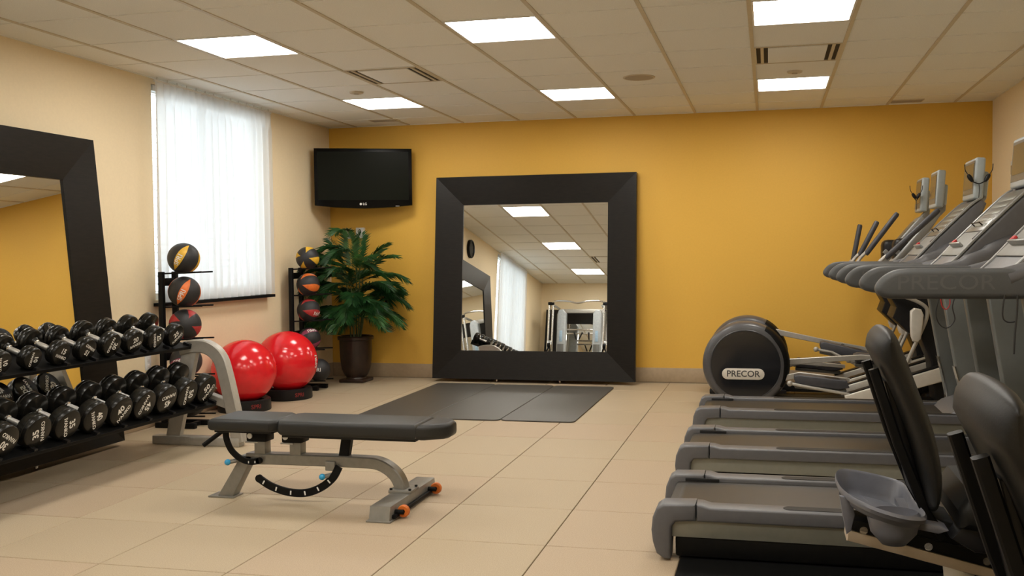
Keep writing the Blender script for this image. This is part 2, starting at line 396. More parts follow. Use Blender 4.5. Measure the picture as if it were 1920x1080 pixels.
def bb(name, x0, x1, y0, y1):
    o = MB().rbox(x0, x1, y0, y1, 0.0005, .15, .004, 2).build(name, m_base); struct(o)
bb('baseboard_back', XL+.0125, XR-.0125, -.012, 0); bb('baseboard_left', XL, XL+.012, YN, YB); bb('baseboard_right', XR-.012, XR, YN, YB); bb('baseboard_near', XL+.0125, XR-.0125, YN, YN+.012)

for n, (a, b) in enumerate(WIN):
    w = bpy.data.objects.new('window_%d' % (n+1), None); COL.objects.link(w); struct(w); w.location = (XL-.10, (a+b)/2, WZ0); hw = (b-a)/2; hz = WZ1-WZ0
    f = .05
    for nm, q in (('frame_bar', (-.03, .03, -hw, -hw+f, 0, hz)), ('frame_bar', (-.03, .03, hw-f, hw, 0, hz)), ('frame_bar', (-.03, .03, -hw+f, hw-f, 0, f)), ('frame_bar', (-.03, .03, -hw+f, hw-f, hz-f, hz)), ('mullion', (-.025, .025, -.025, .025, f, hz-f))):
        MB().box(*q).build(nm, m_trimw, w, smooth=0)
    for sgn in (-1, 1):
        MB().box(-.003, .003, min(sgn*.025, sgn*(hw-f)), max(sgn*.025, sgn*(hw-f)), f, hz-f).build('pane', m_pane, w, smooth=0)
    MB().box(-.06, .185, -hw-.03, hw+.03, -.048, -.022).build('window_sill', m_black, w, smooth=0)
    # venetian blind behind the curtain
    who = ('first', 'beside the medicine ball rack') if n == 0 else ('second', 'seen only in the leaning mirror')
    bl = thing('window_blind', 'white horizontal slat blind behind the curtain %s' % ('beside the medicine ball rack' if n == 0 else 'near the cable machine'), 'blind', (XL-.02, (a+b)/2, WZ1-.02), group='slat blinds')
    MB().box(-.02, .02, -hw+.02, hw-.02, -.03, .015).build('head_rail', m_white, bl, smooth=0)
    sl = None
    for q in range(26):
        z = -.06-q*.062
        if sl is None: sl = MB().box(-.022, .022, -hw+.03, hw-.03, -.001, .001).build('slat', m_white, bl, (0, 0, z), smooth=0)
        else:
            o = bpy.data.objects.new('slat', sl.data); COL.objects.link(o); o.parent = bl; o.location = (0, 0, z)
        bl.children[-1].rotation_euler = (0, math.radians(18), 0)
    # curtain
    c0, c1 = a-.045, b+.05
    ct = thing('curtain', 'white sheer pleated curtain %s' % ('over the window between the two medicine ball racks' if n == 0 else 'over the far left window, reflected in the leaning mirror'), 'curtain', (XL+.06, c0, .968), group='sheer window curtains')
    zb, zt = 0.0, 1.722; L = c1-c0; nu, nv = 240, 40; mb = MB(); vs = []; fs = []
    rnd = random.Random(3+n); ph = [rnd.uniform(0, 6.28) for _ in range(4)]
    for j in range(nv+1):
        v = j/nv; z = zb+(zt-zb)*v
        for i in range(nu+1):
            u = i/nu; s_ = u*L
            am = .016+.016*(1-v)
            x = am*sin(s_*2*pi/.105+ph[0]+.8*sin(s_*3+ph[1])) + .006*sin(s_*2*pi/.26+ph[2]+v*.8) + .010*(1-v)*sin(s_*4+ph[3])
            hd_ = min(max((v-.90)/.04, 0), 1); x = x*(1-hd_)+hd_*(.018*abs(sin(s_*pi/.085+ph[0]))-.006)
            yy = s_+(.010*sin(s_*9+2*v+ph[1])*(1-v)) + (.012*(1-v) if u > .9 else 0)
            vs.append((x, yy, z))
    for j in range(nv):
        for i in range(nu):
            q = j*(nu+1)+i; fs.append((q, q+1, q+nu+2, q+nu+1))
    mb.add(vs, fs); me_o = mb.build('curtain_cloth', m_curtain, ct, smooth=180)
    MB().box(-.006, .010, 0.0, L, zt-.004, zt+.012).build('curtain_rail', m_trimw, ct, smooth=0)
    for i in range(14):
        y = .04+i*(L-.08)/13
        MB().box(-.004, .004, y-.004, y+.004, zt+.010, zt+.034).build('hook', m_trimw, ct, smooth=0)

# ------------------------------------------------------------------ leaning framed mirrors
def big_mirror(label, loc, rotz, lean, w=2.137, h=2.12):
    """local: front face -y, bottom at z=0"""
    t = thing('framed_mirror', label, 'mirror', loc, (0, 0, 0), group='leaning framed mirrors')
    t.rotation_mode = 'XYZ'; t.matrix_world = Matrix.Translation(loc) @ Matrix.Rotation(rotz, 4, 'Z') @ Matrix.Rotation(-lean, 4, 'X')
    b = .295; hw = w/2; th = .075
    def side(A, B, C, D):  # outer A,B ; inner C,D  in (x,z); sloping front face
        mb = MB(); pts = []
        for (x, z), yf in ((A, -th), (B, -th), (C, -th+.035), (D, -th+.035)): pts.append((x, yf, z))
        for (x, z) in (A, B, C, D): pts.append((x, 0, z))
        # intermediate ridge near outer edge
        mb.add(pts, [(0,1,2,3),(7,6,5,4),(0,4,5,1),(1,5,6,2),(2,6,7,3),(3,7,4,0)])
        return mb
    o = [(-hw, 0), (hw, 0), (hw, h), (-hw, h)]; i_ = [(-hw+b, b), (hw-b, b), (hw-b, h-b), (-hw+b, h-b)]
    for k in range(4):
        e = side(o[k], o[(k+1) % 4], i_[(k+1) % 4], i_[k]); e.build('frame_side', m_espresso, t, smooth=0)
    MB().box(-hw+b-.001, hw-b+.001, -.028, -.022, b-.001, h-b+.001).build('mirror_pane', m_mirror, t, smooth=0)
    MB().box(-hw+.05, hw-.05, -.02, .004, .05, h-.05).build('backing', m_black, t, smooth=0)
    for x in (-.38, .29):
        MB().cyl((x, -.03, -.022), (x, -.03, .004), .012, n=10).build('foot', m_chrome, t)
    return t
LEAN = math.radians(5.75)
big_mirror('big square mirror in a wide dark frame leaning on the orange wall', (-1.655, -.2185, .028), 0, LEAN)
big_mirror('big square mirror in a wide dark frame leaning behind the dumbbell rack', (XL+.205, -3.83-1.0685, .028), pi/2, math.radians(5.2))
big_mirror('big dark framed mirror behind the cable machine, seen in the leaning mirror', (-2.78, YN+.24, .028), pi, LEAN)

# ------------------------------------------------------------------ television
tv = thing('television', 'black flat screen television mounted in the corner above the palm', 'television', (-3.455, -.30, 1.825), (0, 0, math.atan2(.35, .94)))
hw, hh = .505, .625
bm_poly = [(-hw, .03), (-hw*.6, .008), (0, -.004), (hw*.6, .008), (hw, .03), (hw, hh), (-hw, hh)]
MB().prism(bm_poly, -.045, .045, .008).build('housing', m_gloss, tv)
MB().box(-hw+.035, hw-.035, -.0475, -.044, .085, hh-.035).build('screen', mat('tv_screen', (.005, .006, .003), .35, var=.0, spec=.08), tv, smooth=0)
t_ = MB(); text_on(t_, 'LG', .034, lambda x, z: (x+.012, -.0462, z+.042)); t_.add([(-.030+.012*cos(a*pi/8), -.0462, .042+.012*sin(a*pi/8)) for a in range(16)], [tuple(range(16))]); t_.build('logo', m_letter, tv, smooth=0)
MB().box(.33, .37, -.0462, -.045, .018, .023).build('indicator', m_letter, tv, smooth=0)
a_ = MB(); a_.rbox(-.12, .12, .045, .07, .2, .45, .005).tube([(0, .07, .32), (-.02, .16, .32), (-.06, .245, .32)], .025, 10); a_.build('wall_bracket', m_black, tv)

# wall plates
def plate(lbl, x, z, sw):
    t = thing('wall_plate', lbl, 'wall plate', (x, 0, z), group='white wall plates')
    MB().rbox(-.034, .034, -.007, 0, -.055, .055, .003).build('cover', m_white if sw else m_orange, t)
    if sw: MB().rbox(-.012, .012, -.012, -.006, -.025, .025, .003).build('rocker', m_trimw, t)
    else:
        for zz in (-.022, .022):
            MB().rbox(-.016, .016, -.010, -.006, zz-.014, zz+.014, .003).build('socket', m_orange, t)
plate('blank white wall plate on the orange wall under the television, left one', -3.781, 1.568, True)
cp = thing('cable_box', 'white wall box with dark cables on the orange wall behind the palm', 'wall box', (-3.625, 0, 1.572))
MB().rbox(-.045, .045, -.05, 0, -.055, .058, .004).build('cover', m_white, cp)
MB().tube(cr([(-.01, -.052, .03), (.012, -.062, .035), (.02, -.06, .01), (0, -.062, -.015), (-.012, -.06, -.04), (.0, -.052, -.05)], 5), .004, 6).build('cable', m_cable, cp)
plate('orange painted outlet on the orange wall behind the ellipticals', 1.815, .80, False)
ol_ = thing('wall_outlet', 'white outlet low on the left wall behind the dumbbell rack', 'outlet', (XL, -3.18, .505))
MB().rbox(0, .007, -.036, .036, -.058, .058, .003).build('cover', m_white, ol_)
for zz in (-.022, .022): MB().rbox(.005, .010, -.016, .016, zz-.014, zz+.014, .003).build('socket', m_trimw, ol_)
rw = thing('wall_panel', 'white upright panel on the right wall behind the treadmill screens', 'wall panel', (XR, -.89, 1.80))
MB().rbox(-.03, 0, -.07, .07, 0, .28, .006).build('cover', m_white, rw); MB().rbox(-.034, -.028, -.045, .045, .16, .24, .003).build('display', m_screen, rw)
ck = thing('wall_clock', 'round wall clock with a black rim above the left mirror', 'clock', (XL, -5.05, 2.43))
Mx = Matrix.Rotation(pi/2, 4, 'Y')
MB().lathe([(.15, 0), (.15, .035), (.14, .045), (.125, .04), (.12, .03)], 40, Mx).build('rim', m_gloss, ck)
MB().lathe([(1e-4, .022), (.125, .022)], 40, Mx).build('dial', m_white, ck)
h_ = MB(); h_.box(.024, .027, -.006, .006, -.02, .095).box(.024, .027, -.06, .01, -.006, .006); h_.build('hands', m_black, ck, smooth=0)

# ------------------------------------------------------------------ floor mats
for n, (x0, x1, y0, y1, lb) in enumerate(((-2.60, -1.985, -2.43, -.44, 'grey rubber exercise mat, left of the three before the leaning mirror'), (-1.98, -1.372, -2.46, -.46, 'grey rubber exercise mat, middle of the three before the leaning mirror'), (-1.366, -.765, -2.45, -.47, 'grey rubber exercise mat, right of the three before the leaning mirror'))):
    r = .05; poly = []
    for cxx, cyy, a0 in ((x1-r, y1-r, 0), (x0+r, y1-r, 90), (x0+r, y0+r, 180), (x1-r, y0+r, 270)):
        for q in range(5): a = math.radians(a0+q*22.5); poly.append((cxx+r*cos(a)-(x0+x1)/2, cyy+r*sin(a)-(y0+y1)/2))
    t = MB().prism(poly, 0, .010, .003, 1, axis='z').build('exercise_mat', m_matrub, None, ((x0+x1)/2, (y0+y1)/2, 0.0005))
    tag(t, lb, 'mat', 'exercise mats')

# ------------------------------------------------------------------ potted palm
pl_ = thing('potted_palm', 'green artificial palm in a tall brown pot in the corner', 'plant', (-3.53, -.40, 0))
MB().rbox(-.135, .135, -.135, .135, 0.001, .035, .008).build('pot_foot', m_pot, pl_)
MB().lathe([(.105, .035), (.10, .05), (.125, .08), (.148, .14), (.160, .22), (.166, .32), (.168, .41), (.168, .44)], 40).build('pot', m_pot, pl_)
MB().lathe([(.168, .44), (.186, .447), (.188, .475), (.178, .483), (.155, .483), (.15, .45)], 40).build('pot_rim', m_pot, pl_)
MB().lathe([(1e-4, .458), (.152, .452)], 24).build('soil', m_soil, pl_)
rp = random.Random(11)
def clampw(p):  # keep foliage off the walls (local coords)
    q = Vector((p.x+.215, p.y+.615, 0)); p = Vector(p)   # and off the medicine balls on the rack beside it
    if q.length < .175 and p.z < 1.46: p = Vector((p.x, p.y, p.z))+q.normalized()*(.175-q.length)
    return Vector((max(p.x, XL+.025+3.53), min(p.y, .40-.025), max(p.z, .53)))
def frond(base, az, elev, length, droop, light):
    """arching feather leaf: rachis with paired leaflets"""
    d = Vector((cos(az)*cos(elev), sin(az)*cos(elev), sin(elev))); mb = MB(); pts = []; p = Vector(base); n = 16
    for i in range(n+1):
        pts.append(clampw(p)); t = i/n
        d = (d + Vector((0, 0, -droop*(.4+1.5*t)/n))).normalized(); p = p + d*(length/n)
    mb.tube(pts, [.0045*(1-.8*i/n) for i in range(n+1)], 5)
    m_ = 30
    for i in range(m_):
        t = .22+.78*i/(m_-1); f = t*n; k = min(int(f), n-1); q = pts[k].lerp(pts[k+1], f-k); tg = (pts[k+1]-pts[k]).normalized()
        sd = tg.cross(Vector((0, 0, 1)));
        if sd.length < .05: sd = Vector((1, 0, 0))
        sd.normalize(); nu_ = sd.cross(tg).normalized()
        ll = (.165*sin(pi*min(1, (t-.12)*1.12))**.6+.03)*(.85+.3*rp.random())
        for s_ in (-1, 1):
            dr = (tg*(.75+.25*t)+sd*s_*(.85-.25*t)+nu_*rp.uniform(-.08, .22)-Vector((0, 0, .12))).normalized()
            wd = dr.cross(nu_).normalized()*.0046
            a = q; b = q+dr*ll*.45; c = q+dr*ll-Vector((0, 0, ll*.18))
            vv = [clampw(x) for x in (a, b+wd+nu_*.003, c, b-wd+nu_*.003)]
            mb.add(vv, [(0, 1, 2), (0, 2, 3)])
    return mb.build('frond', m_leaf2 if light else m_leaf, pl_, smooth=0)
canes = []
for i in range(7):
    a = i*2.4; b = Vector((.05*cos(a), .05*sin(a), .45)); tp = Vector((.10*cos(a), .10*sin(a)-.01, .78+.11*i))
    mb = MB().tube([b, b.lerp(tp, .5)+Vector((.01, 0, 0)), tp], [.009, .008, .006], 7); mb.build('stem', m_stem, pl_); canes.append((b, tp))
specs = []
for i, (b, tp) in enumerate(canes):
    for k in range(7):
        zt = .25+.75*(k/6)
        specs.append((b.lerp(tp, zt), rp.uniform(0, 2*pi) if k % 2 else rp.uniform(-pi, 0.1), rp.uniform(.15, 1.05), rp.uniform(.42, .60), rp.uniform(.9, 1.8)))
# silhouette fronds seen in the photograph: up-left, left arc, up-right, right, low left/right
for az, el, ln, dr, zb in ((2.9, 1.15, .55, .7, 1.05), (3.0, .75, .62, 1.7, 1.0), (.1, 1.1, .52, .8, 1.05), (-.1, .55, .62, 1.1, 1.02), (.0, .25, .60, 1.0, .90), (-.2, .5, .58, 1.5, .68), (-.4, .1, .45, .9, .68),
                       (3.3, .35, .55, 1.1, .75), (3.5, .1, .50, .8, .70), (-1.6, .9, .55, 1.5, 1.0), (-1.2, .6, .5, 1.4, .85), (-2.1, .6, .55, 1.4, .85), (-1.8, .35, .5, 1.1, .66), (1.4, 1.35, .45, .3, 1.12), (-1.4, 1.3, .5, .8, 1.1), (-2.5, .8, .66, 1.5, 1.05), (-2.55, .55, .62, 1.3, .95), (-2.6, .35, .62, 1.1, .72), (-2.4, .15, .55, .9, .7), (-.5, .7, .6, 1.3, .9), (-.7, .3, .6, 1.1, .72)):
    specs.append((Vector((.03*cos(az), .03*sin(az), zb)), az, el, ln, dr))
for i, sp_ in enumerate(specs): frond(*sp_, i % 3 == 0)

# ------------------------------------------------------------------ stability balls on ring bases
def ring_base(lbl, x, y):
    t = thing('ball_base', lbl, 'ball stand', (x, y, 0), group='black ring bases')
    MB().lathe([(.165, .001), (.218, .001), (.222, .01), (.218, .095), (.205, .105), (.185, .098), (.165, .085), (.165, .001)], 48).build('ring', m_blackpl, t)
    tx = MB(); text_on(tx, 'SPRI', .05, lambda a, b: (.2235*sin(a/.2235+.98), -.2235*cos(a/.2235+.98), b+.05), curved=True); tx.build('lettering', mat('dull_red_lettering', (.22, .02, .018), .6), t, smooth=0)
def yoga_ball(lbl, x, y, z, r, tilt, ta):
    t = thing('stability_ball', lbl, 'exercise ball', (x, y, z-r), group='red stability balls')
    prof = []; n = 96
    for i in range(n+1):
        a = pi*i/n; lat = a-pi/2; g = 0
        for q in range(-9, 10):
            if abs(q) > 2: g += math.exp(-((lat-q*.062)/.008)**2)
        rr = r*(1-.006*min(g, 1)); prof.append((max(rr*sin(a), 1e-4), -rr*cos(a)))
    M = Matrix.Translation((0, 0, r)) @ Matrix.Rotation(tilt, 4, V(-.2, 1, .1))
    MB().lathe(prof, 72, M).build('body', m_red, t, smooth=180)
    vp = MB(); vp.lathe([(1e-4, r+.004), (.012, r+.003), (.014, r-.002)], 14, M @ Matrix.Rotation(pi*.8, 4, 'X')); vp.build('valve_plug', m_white, t)
    tx = MB(); text_on(tx, 'SPRI', .07, lambda a, b: V(0, 0, r)+V(cos(b/r)*sin(ta+a/r), -cos(b/r)*cos(ta+a/r), sin(b/r))*(r*1.003), rot=pi/2, curved=True); tx.build('lettering', m_letter, t, smooth=0)
    return t
ring_base('black ring base under the red ball nearest the dumbbell rack', -3.70, -2.29)
ring_base('black ring base under the red ball nearest the palm', -3.665, -1.60)
yoga_ball('shiny red stability ball nearest the dumbbell rack', -3.70, -2.29, .335, .272, .9, 2.2)
yoga_ball('shiny red stability ball nearer the palm, larger looking', -3.675, -1.60, .342, .284, .25, 1.72)

# ------------------------------------------------------------------ medicine ball racks
def ball_rack(lbl, x, y, dy):
    t = thing('medicine_ball_rack', lbl, 'ball rack', (x, y, 0), group='medicine ball racks')
    for sg in (-1, 1):
        MB().rbox(-.02, .02, sg*dy-.018, sg*dy+.018, .04, 1.21, .004).build('post', m_black, t)
        MB().rbox(-.075, .27, sg*dy-.02, sg*dy+.02, .001, .042, .005).build('foot', m_black, t)
        for z in (1.195, .935, .68, .395, .085):
            MB().cyl((-.01, sg*dy*.86, z), (.34, sg*dy*.86, z+.012), .0065, n=8).build('arm', m_black, t)
    for z in (1.13, .55): MB().rbox(-.014, .014, -dy, dy, z-.03, z+.03, .003).build('cross_plate', m_black, t)
    MB().rbox(.18, .215, -dy, dy, .006, .036, .004).build('cross_foot', m_black, t)
    return t
def med_ball(lbl, c, r, mt, axis, face, nst=6, text=None, tm=None, grp=None, pole=False):
    t = thing('medicine_ball', lbl, 'medicine ball', (c[0], c[1], c[2]-r), group=grp)
    z = Vector(axis).normalized(); x = Vector(face); x = (x-z*x.dot(z)).normalized(); y = z.cross(x)
    M = Matrix.Translation((0, 0, r)) @ Matrix((x, y, z)).transposed().to_4x4()
    MB().lathe([(max(r*sin(pi*i/28), 1e-4), -r*cos(pi*i/28)) for i in range(29)], 48, M).build('body', m_ballk, t, smooth=180)
    def sp_(lon, lat, k): return (k*r*cos(lat)*cos(lon), k*r*cos(lat)*sin(lon), k*r*sin(lat))
    for s in range(nst if mt else 0):
        mb = MB(); lon0 = 2*pi*s/nst; nv, nu = 20, 6; vs = []
        for j in range(nv+1):
            v = -1+2*j/nv; lat = v*(1.2 if pole else 1.12); hwid = (.34 if pole else .25)*(1-abs(v)**2.4)+.012
            for i in range(nu+1): vs.append(sp_(lon0+hwid*(-1+2*i/nu), lat, 1.006 if 0 < i < nu and 0 < j < nv else .998))
        mb.add(vs, [(j*(nu+1)+i, j*(nu+1)+i+1, (j+1)*(nu+1)+i+1, (j+1)*(nu+1)+i) for j in range(nv) for i in range(nu)], M); mb.build('stripe', mt, t, smooth=60)
    if text:
        tx = MB(); vs, fs = fine(*text2d(text, .052)); tx.add([sp_(yy/r*1.05 if 0 else -yy/r, xx/r-.25, 1.014) for xx, yy in vs], fs, M); tx.build('lettering', tm or m_letter, t, smooth=0)
C3 = V(.7181, -9.6019, 1.3079)
ball_rack('black medicine ball rack between the dumbbell rack and the curtain', -3.855, -3.09, .085)
ball_rack('black medicine ball rack beside the palm', -3.875, -1.015, .10)
def toward(p): return (C3-Vector(p)).normalized()
G = 'medicine balls'
for (rx, ry, r, where, lst) in ((-3.715, -3.09, .120, 'the rack by the dumbbells', [(1.312, m_yel, 'yellow', 'k', 'top'), (1.052, m_org, 'orange', 'l', 'second'), (.797, m_dred, 'red', 'p', 'middle'), (.512, m_pur, 'purple', 'l', 'fourth'), (.202, None, 'plain black with red lettering', 'b', 'bottom')]),
                                (-3.745, -1.015, .113, 'the rack beside the palm', [(1.304, m_yel, 'yellow', 'p', 'top'), (1.042, m_org, 'orange', 'q', 'second'), (.787, m_dred, 'dark red', 'q', 'middle'), (.502, m_pur, 'purple', 's', 'fourth'), (.192, None, 'plain black with small lettering', 'b', 'bottom')])):
    for z, mt, cn, mode, tier in lst:
        c = V(rx, ry, z)
        if tier == 'bottom': c.x += .03 if ry < -2 else .10
        tw = toward(c); ri = V(-tw.y, tw.x, 0).normalized(); up_ = V(0, 0, 1)
        if mode == 'k': ax = ri*cos(1.05)+up_*sin(1.05); fc = tw-ri*.25+up_*.1
        elif mode == 'l': ax = (ri*cos(1.1)+up_*sin(1.1)) if mt is m_org else (ri*.95+up_*.1+tw*.2); fc = tw-ri*.08
        elif mode == 'p': ax = tw*.9+(ri*.05 if ry < -2 else -ri*.25+up_*.05)+up_*.05; fc = up_+ri*.5 if ry < -2 else up_*.95+ri*.25
        elif mode == 'q': ax = tw*.6-ri*.75+up_*.1; fc = up_*.8+ri*.4 if mt is m_org else ri*.6-up_*.25+tw*.5
        elif mode == 's': ax = -ri*.9-up_*.25+tw*.3; fc = up_*.7+tw*.6
        else: ax = ri; fc = tw+ri*.3
        lb = '%s medicine ball, %s on %s' % ('black and '+cn+' striped' if mt else cn, tier, where)
        med_ball(lb, c, r, mt, ax, fc, 4, 'SPRI' if mode in 'klsqb' else None, m_redletter if (not mt and ry < -2) else m_letter, G, mode in 'pq')

# ------------------------------------------------------------------ dumbbell rack and dumbbells
RK0, RK1 = -3.72, -6.16
rk = thing('dumbbell_rack', 'two-tier silver and black dumbbell rack along the left wall', 'dumbbell rack', (-3.2, (RK0+RK1)/2, 0))
ox, oy = -3.2, (RK0+RK1)/2
TILT = math.radians(20)
for ye in (RK0, RK1):
    a, b = ye-oy-.035, ye-oy+.035
    MB().rbox(-.345, .335, a-.005, b+.005, .001, .062, .006).build('foot', m_silver, rk)
    MB().prism([(-.245, .06), (-.135, .06), (.012, .66), (-.105, .66)], a+.012, b-.012, .006).build('rear_post', m_silver, rk)
    path = cr([(.318, .03), (.29, .20), (.222, .50), (.175, .625), (.085, .69), (-.03, .695), (-.12, .675)], 6)
    MB().sweep(path, .046, a, b, .008).build('front_leg', m_silver, rk)
    MB().sweep([(.27, .285), (.10, .34), (-.14, .405)], .03, a+.004, b-.004, .004).build('tier_arm', m_silver, rk)
def tier(x0, z0, dep, nm):
    M = Matrix.Translation((x0-ox, 0, z0)) @ Matrix.Rotation(TILT, 4, 'Y')
    y0, y1 = RK1-oy+.04, RK0-oy-.04
    s = MB(); s.box(-dep, 0, y0, y1, -.008, 0, M=M); s.box(-.006, .0, y0, y1, -.016, .004, M=M).box(-dep, -dep+.006, y0, y1, -.03, .04, M=M)
    s.build('shelf', m_black, rk, smooth=0)
    for i in range(11):
        y = y1-.0-i*(y1-y0)/10; y = min(max(y, y0+.01), y1-.01)
        MB().box(-.055, -.004, y-.012, y+.012, .0, .018, M=M).build('saddle', m_blackpl, rk, smooth=0)
tier(-3.215, .695, .27, 'upper'); tier(-3.03, .300, .30, 'lower')
DB = {}
def dumbbell(wt, R, L, th, face, roll, lbl, grp):
    """face: world centre of front face; axis tilted so that the front hangs lower"""
    t = thing('dumbbell', lbl, 'dumbbell', face, (0, TILT, 0), group=grp)
    key = (wt,)
    if key not in DB:
        Mr = Matrix.Rotation(-pi/2, 4, 'Y')   # local z -> -x
        prof = [(1e-4, 0), (R*.88, 0), (R*.92, .0015), (R*.975, .006), (R, .014), (R, .026), (R*.982, .028), (R*.982, .031), (R, .033), (R, th-.012), (R*.97, th-.004), (R*.88, th), (R*.45, th+.004), (.024, th+.014), (1e-4, th+.014)]
        h1 = MB().lathe(prof, 36, Mr).build('head', m_rubber, t); h2 = MB().lathe([(r, L-z) for r, z in prof][::-1], 36, Mr).build('head', m_rubber, t)
        hd = MB().lathe([(.0145, th), (.0145, th+.02), (.0165, L/2), (.0145, L-th-.02), (.0145, L-th)], 18, Mr).build('handle', m_knurl, t)
        c1 = MB().lathe([(.022, th+.008), (.022, th+.022), (.017, th+.026)], 18, Mr).build('collar', m_chrome, t); c2 = MB().lathe([(.017, L-th-.026), (.022, L-th-.022), (.022, L-th-.008)], 18, Mr).build('collar', m_chrome, t)
        DB[key] = [h1, h2, hd, c1, c2]
    else:
        for o in DB[key]:
            c = o.copy(); COL.objects.link(c); c.parent = t
    ro = math.radians(roll); tx = MB(); k = R/.1
    text_on(tx, str(wt), .060*k, lambda a, b: (.0008, a, b), .03, ro, (0, .022*k)); text_on(tx, 'IVANKO', .035*k, lambda a, b: (.0008, a, b), .028, ro, (0, -.027*k))
    tx.build('lettering', m_letter, t, smooth=0)
    tx = MB(); ro2 = math.radians(roll*1.7+40)
    text_on(tx, str(wt), .060*k, lambda a, b: (-L-.0008, -a, b), .03, ro2, (0, .022*k)); text_on(tx, 'IVANKO', .035*k, lambda a, b: (-L-.0008, -a, b), .028, ro2, (0, -.027*k))
    tx.build('lettering', m_letter, t, smooth=0)
    return t
ordw = {0: 'closest to the silver upright', 1: 'second of its pair from the silver upright'}
low = [(50, 48), (50, -82), (45, 188), (45, -112), (40, 52), (40, -64), (35, -72), (35, 106), (30, 148), (30, -30)]
upr = [(25, 42), (25, -66), (20, 18), (20, -106), (15, 152), (15, -20), (10, -93), (10, -75), (5, 30), (5, -60)]
for i, (w, ro) in enumerate(low):
    R = {50: .101, 45: .098, 40: .095, 35: .0925, 30: .088}[w]
    y = -3.862-i*.2185
    zf = .300+R/cos(TILT)+.002
    dumbbell(w, R, .30, .078, (-3.028+R*sin(TILT)*0, y, zf), ro, 'black round %d-pound dumbbell on the lower tier, the one %s the red balls' % (w, 'nearer' if i % 2 == 0 else 'farther from'), 'dumbbells on the lower tier')
for i, (w, ro) in enumerate(upr):
    R = {25: .080, 20: .077, 15: .070, 10: .064, 5: .055}[w]
    y = -3.925-i*.2135
    zf = .695+R/cos(TILT)+.002
    dumbbell(w, R, {25: .27, 20: .265, 15: .26, 10: .25, 5: .24}[w], .062, (-3.213, y, zf), ro, 'black round %d-pound dumbbell on the upper tier, the one %s the red balls' % (w, 'nearer' if i % 2 == 0 else 'farther from'), 'dumbbells on the upper tier')

# ------------------------------------------------------------------ weight bench
BY = -4.97
be = thing('weight_bench', 'adjustable weight bench with black pads and a grey steel frame', 'bench', (-1.6, BY, 0)); bx = -1.6
def pad(name, x0, x1, z0, z1, hw, chamf):
    poly = [(x0-bx, -hw), (x1-bx-chamf, -hw), (x1-bx, -hw+chamf*.9), (x1-bx, hw-chamf*.9), (x1-bx-chamf, hw), (x0-bx, hw)] if chamf else [(x0-bx, -hw), (x1-bx, -hw*.8), (x1-bx, hw*.8), (x0-bx, hw)]
    return MB().prism(poly, z0, z1, .018, 4, axis='z').build(name, m_vinyl, be)
MB().prism([(-2.215-bx, -.145), (-1.86-bx, -.145), (-1.815-bx, -.10), (-1.815-bx, .10), (-1.86-bx, .145), (-2.215-bx, .145)], .385, .452, .024, 5, axis='z').build('seat_pad', m_vinyl, be)
MB().prism([(-1.835-bx, -.10), (-1.80-bx, -.145), (-1.035-bx, -.145), (-1.035-bx, .145), (-1.80-bx, .145), (-1.835-bx, .10)], .372, .452, .026, 5, axis='z').build('back_pad', m_vinyl, be)
MB().prism([(-1.034-bx, -.145), (-.99-bx, -.138), (-.90-bx, -.080), (-.88-bx, -.045), (-.88-bx, .045), (-.90-bx, .080), (-.99-bx, .138), (-1.034-bx, .145)], .370, .4525, .026, 5, axis='z').build('head_pad', m_vinyl, be)
MB().rbox(-1.80-bx, -1.05-bx, -.11, .11, .358, .376, .003).build('pad_board', m_blackpl, be)
MB().rbox(-2.20-bx, -1.86-bx, -.11, .11, .373, .389, .003).build('pad_board', m_blackpl, be)
path = cr([(-2.06-bx, .218), (-1.75-bx, .222), (-1.40-bx, .222), (-1.295-bx, .215), (-1.22-bx, .175), (-1.18-bx, .12), (-1.165-bx, .06)], 6)
MB().sweep(path, .03, -.035, .035, .006).build('main_beam', m_steelgrey, be)
MB().prism([(-2.09-bx, .235), (-2.02-bx, .235), (-2.145-bx, .008), (-2.235-bx, .008)], -.035, .035, .004).build('rear_leg', m_steelgrey, be)
MB().rbox(-2.285-bx, -2.13-bx, -.05, .05, .0, .009, .002).build('foot_plate', m_steelgrey, be)
MB().prism([(-.335+0.0, .006), (-.315, .075), (.315, .075), (.335, .006)], -1.215-bx, -1.105-bx, .005, axis='x').build('front_foot', m_steelgrey, be)
MB().rbox(-1.225-bx, -1.095-bx, -.345, .345, .0, .008, .002).build('foot_plate', m_steelgrey, be)
MB().rbox(-1.225-bx, -1.10-bx, -.06, .06, .074, .09, .003).build('mount_plate', m_steelgrey, be)
for y in (-.045, .045):
    for x in (-1.215, -1.11): MB().cyl((x-bx, y, .088), (x-bx, y, .098), .008, n=8).build('bolt', m_black, be)
for y in (-.235, .235):
    w_ = MB().lathe([(.010, -.013), (.027, -.013), (.031, -.008), (.031, .008), (.027, .013), (.010, .013)], 24, Matrix.Translation((-1.068-bx, y, .036)) @ Matrix.Rotation(pi/2, 4, 'X')).build('wheel', m_wheel, be)
    MB().cyl((-1.105-bx, y-.022, .036), (-1.06-bx, y-.022, .036), .012, n=10).build('axle_bracket', m_black, w_); MB().lathe([(1e-4, -.017), (.011, -.017), (.011, .017), (1e-4, .017)], 12, Matrix.Translation((-1.068-bx, y, .036)) @ Matrix.Rotation(pi/2, 4, 'X')).build('hub', m_black, w_)
MB().rbox(-1.105-bx, -1.085-bx, -.30, .30, .012, .03, .003).build('axle_bar', m_black, be)
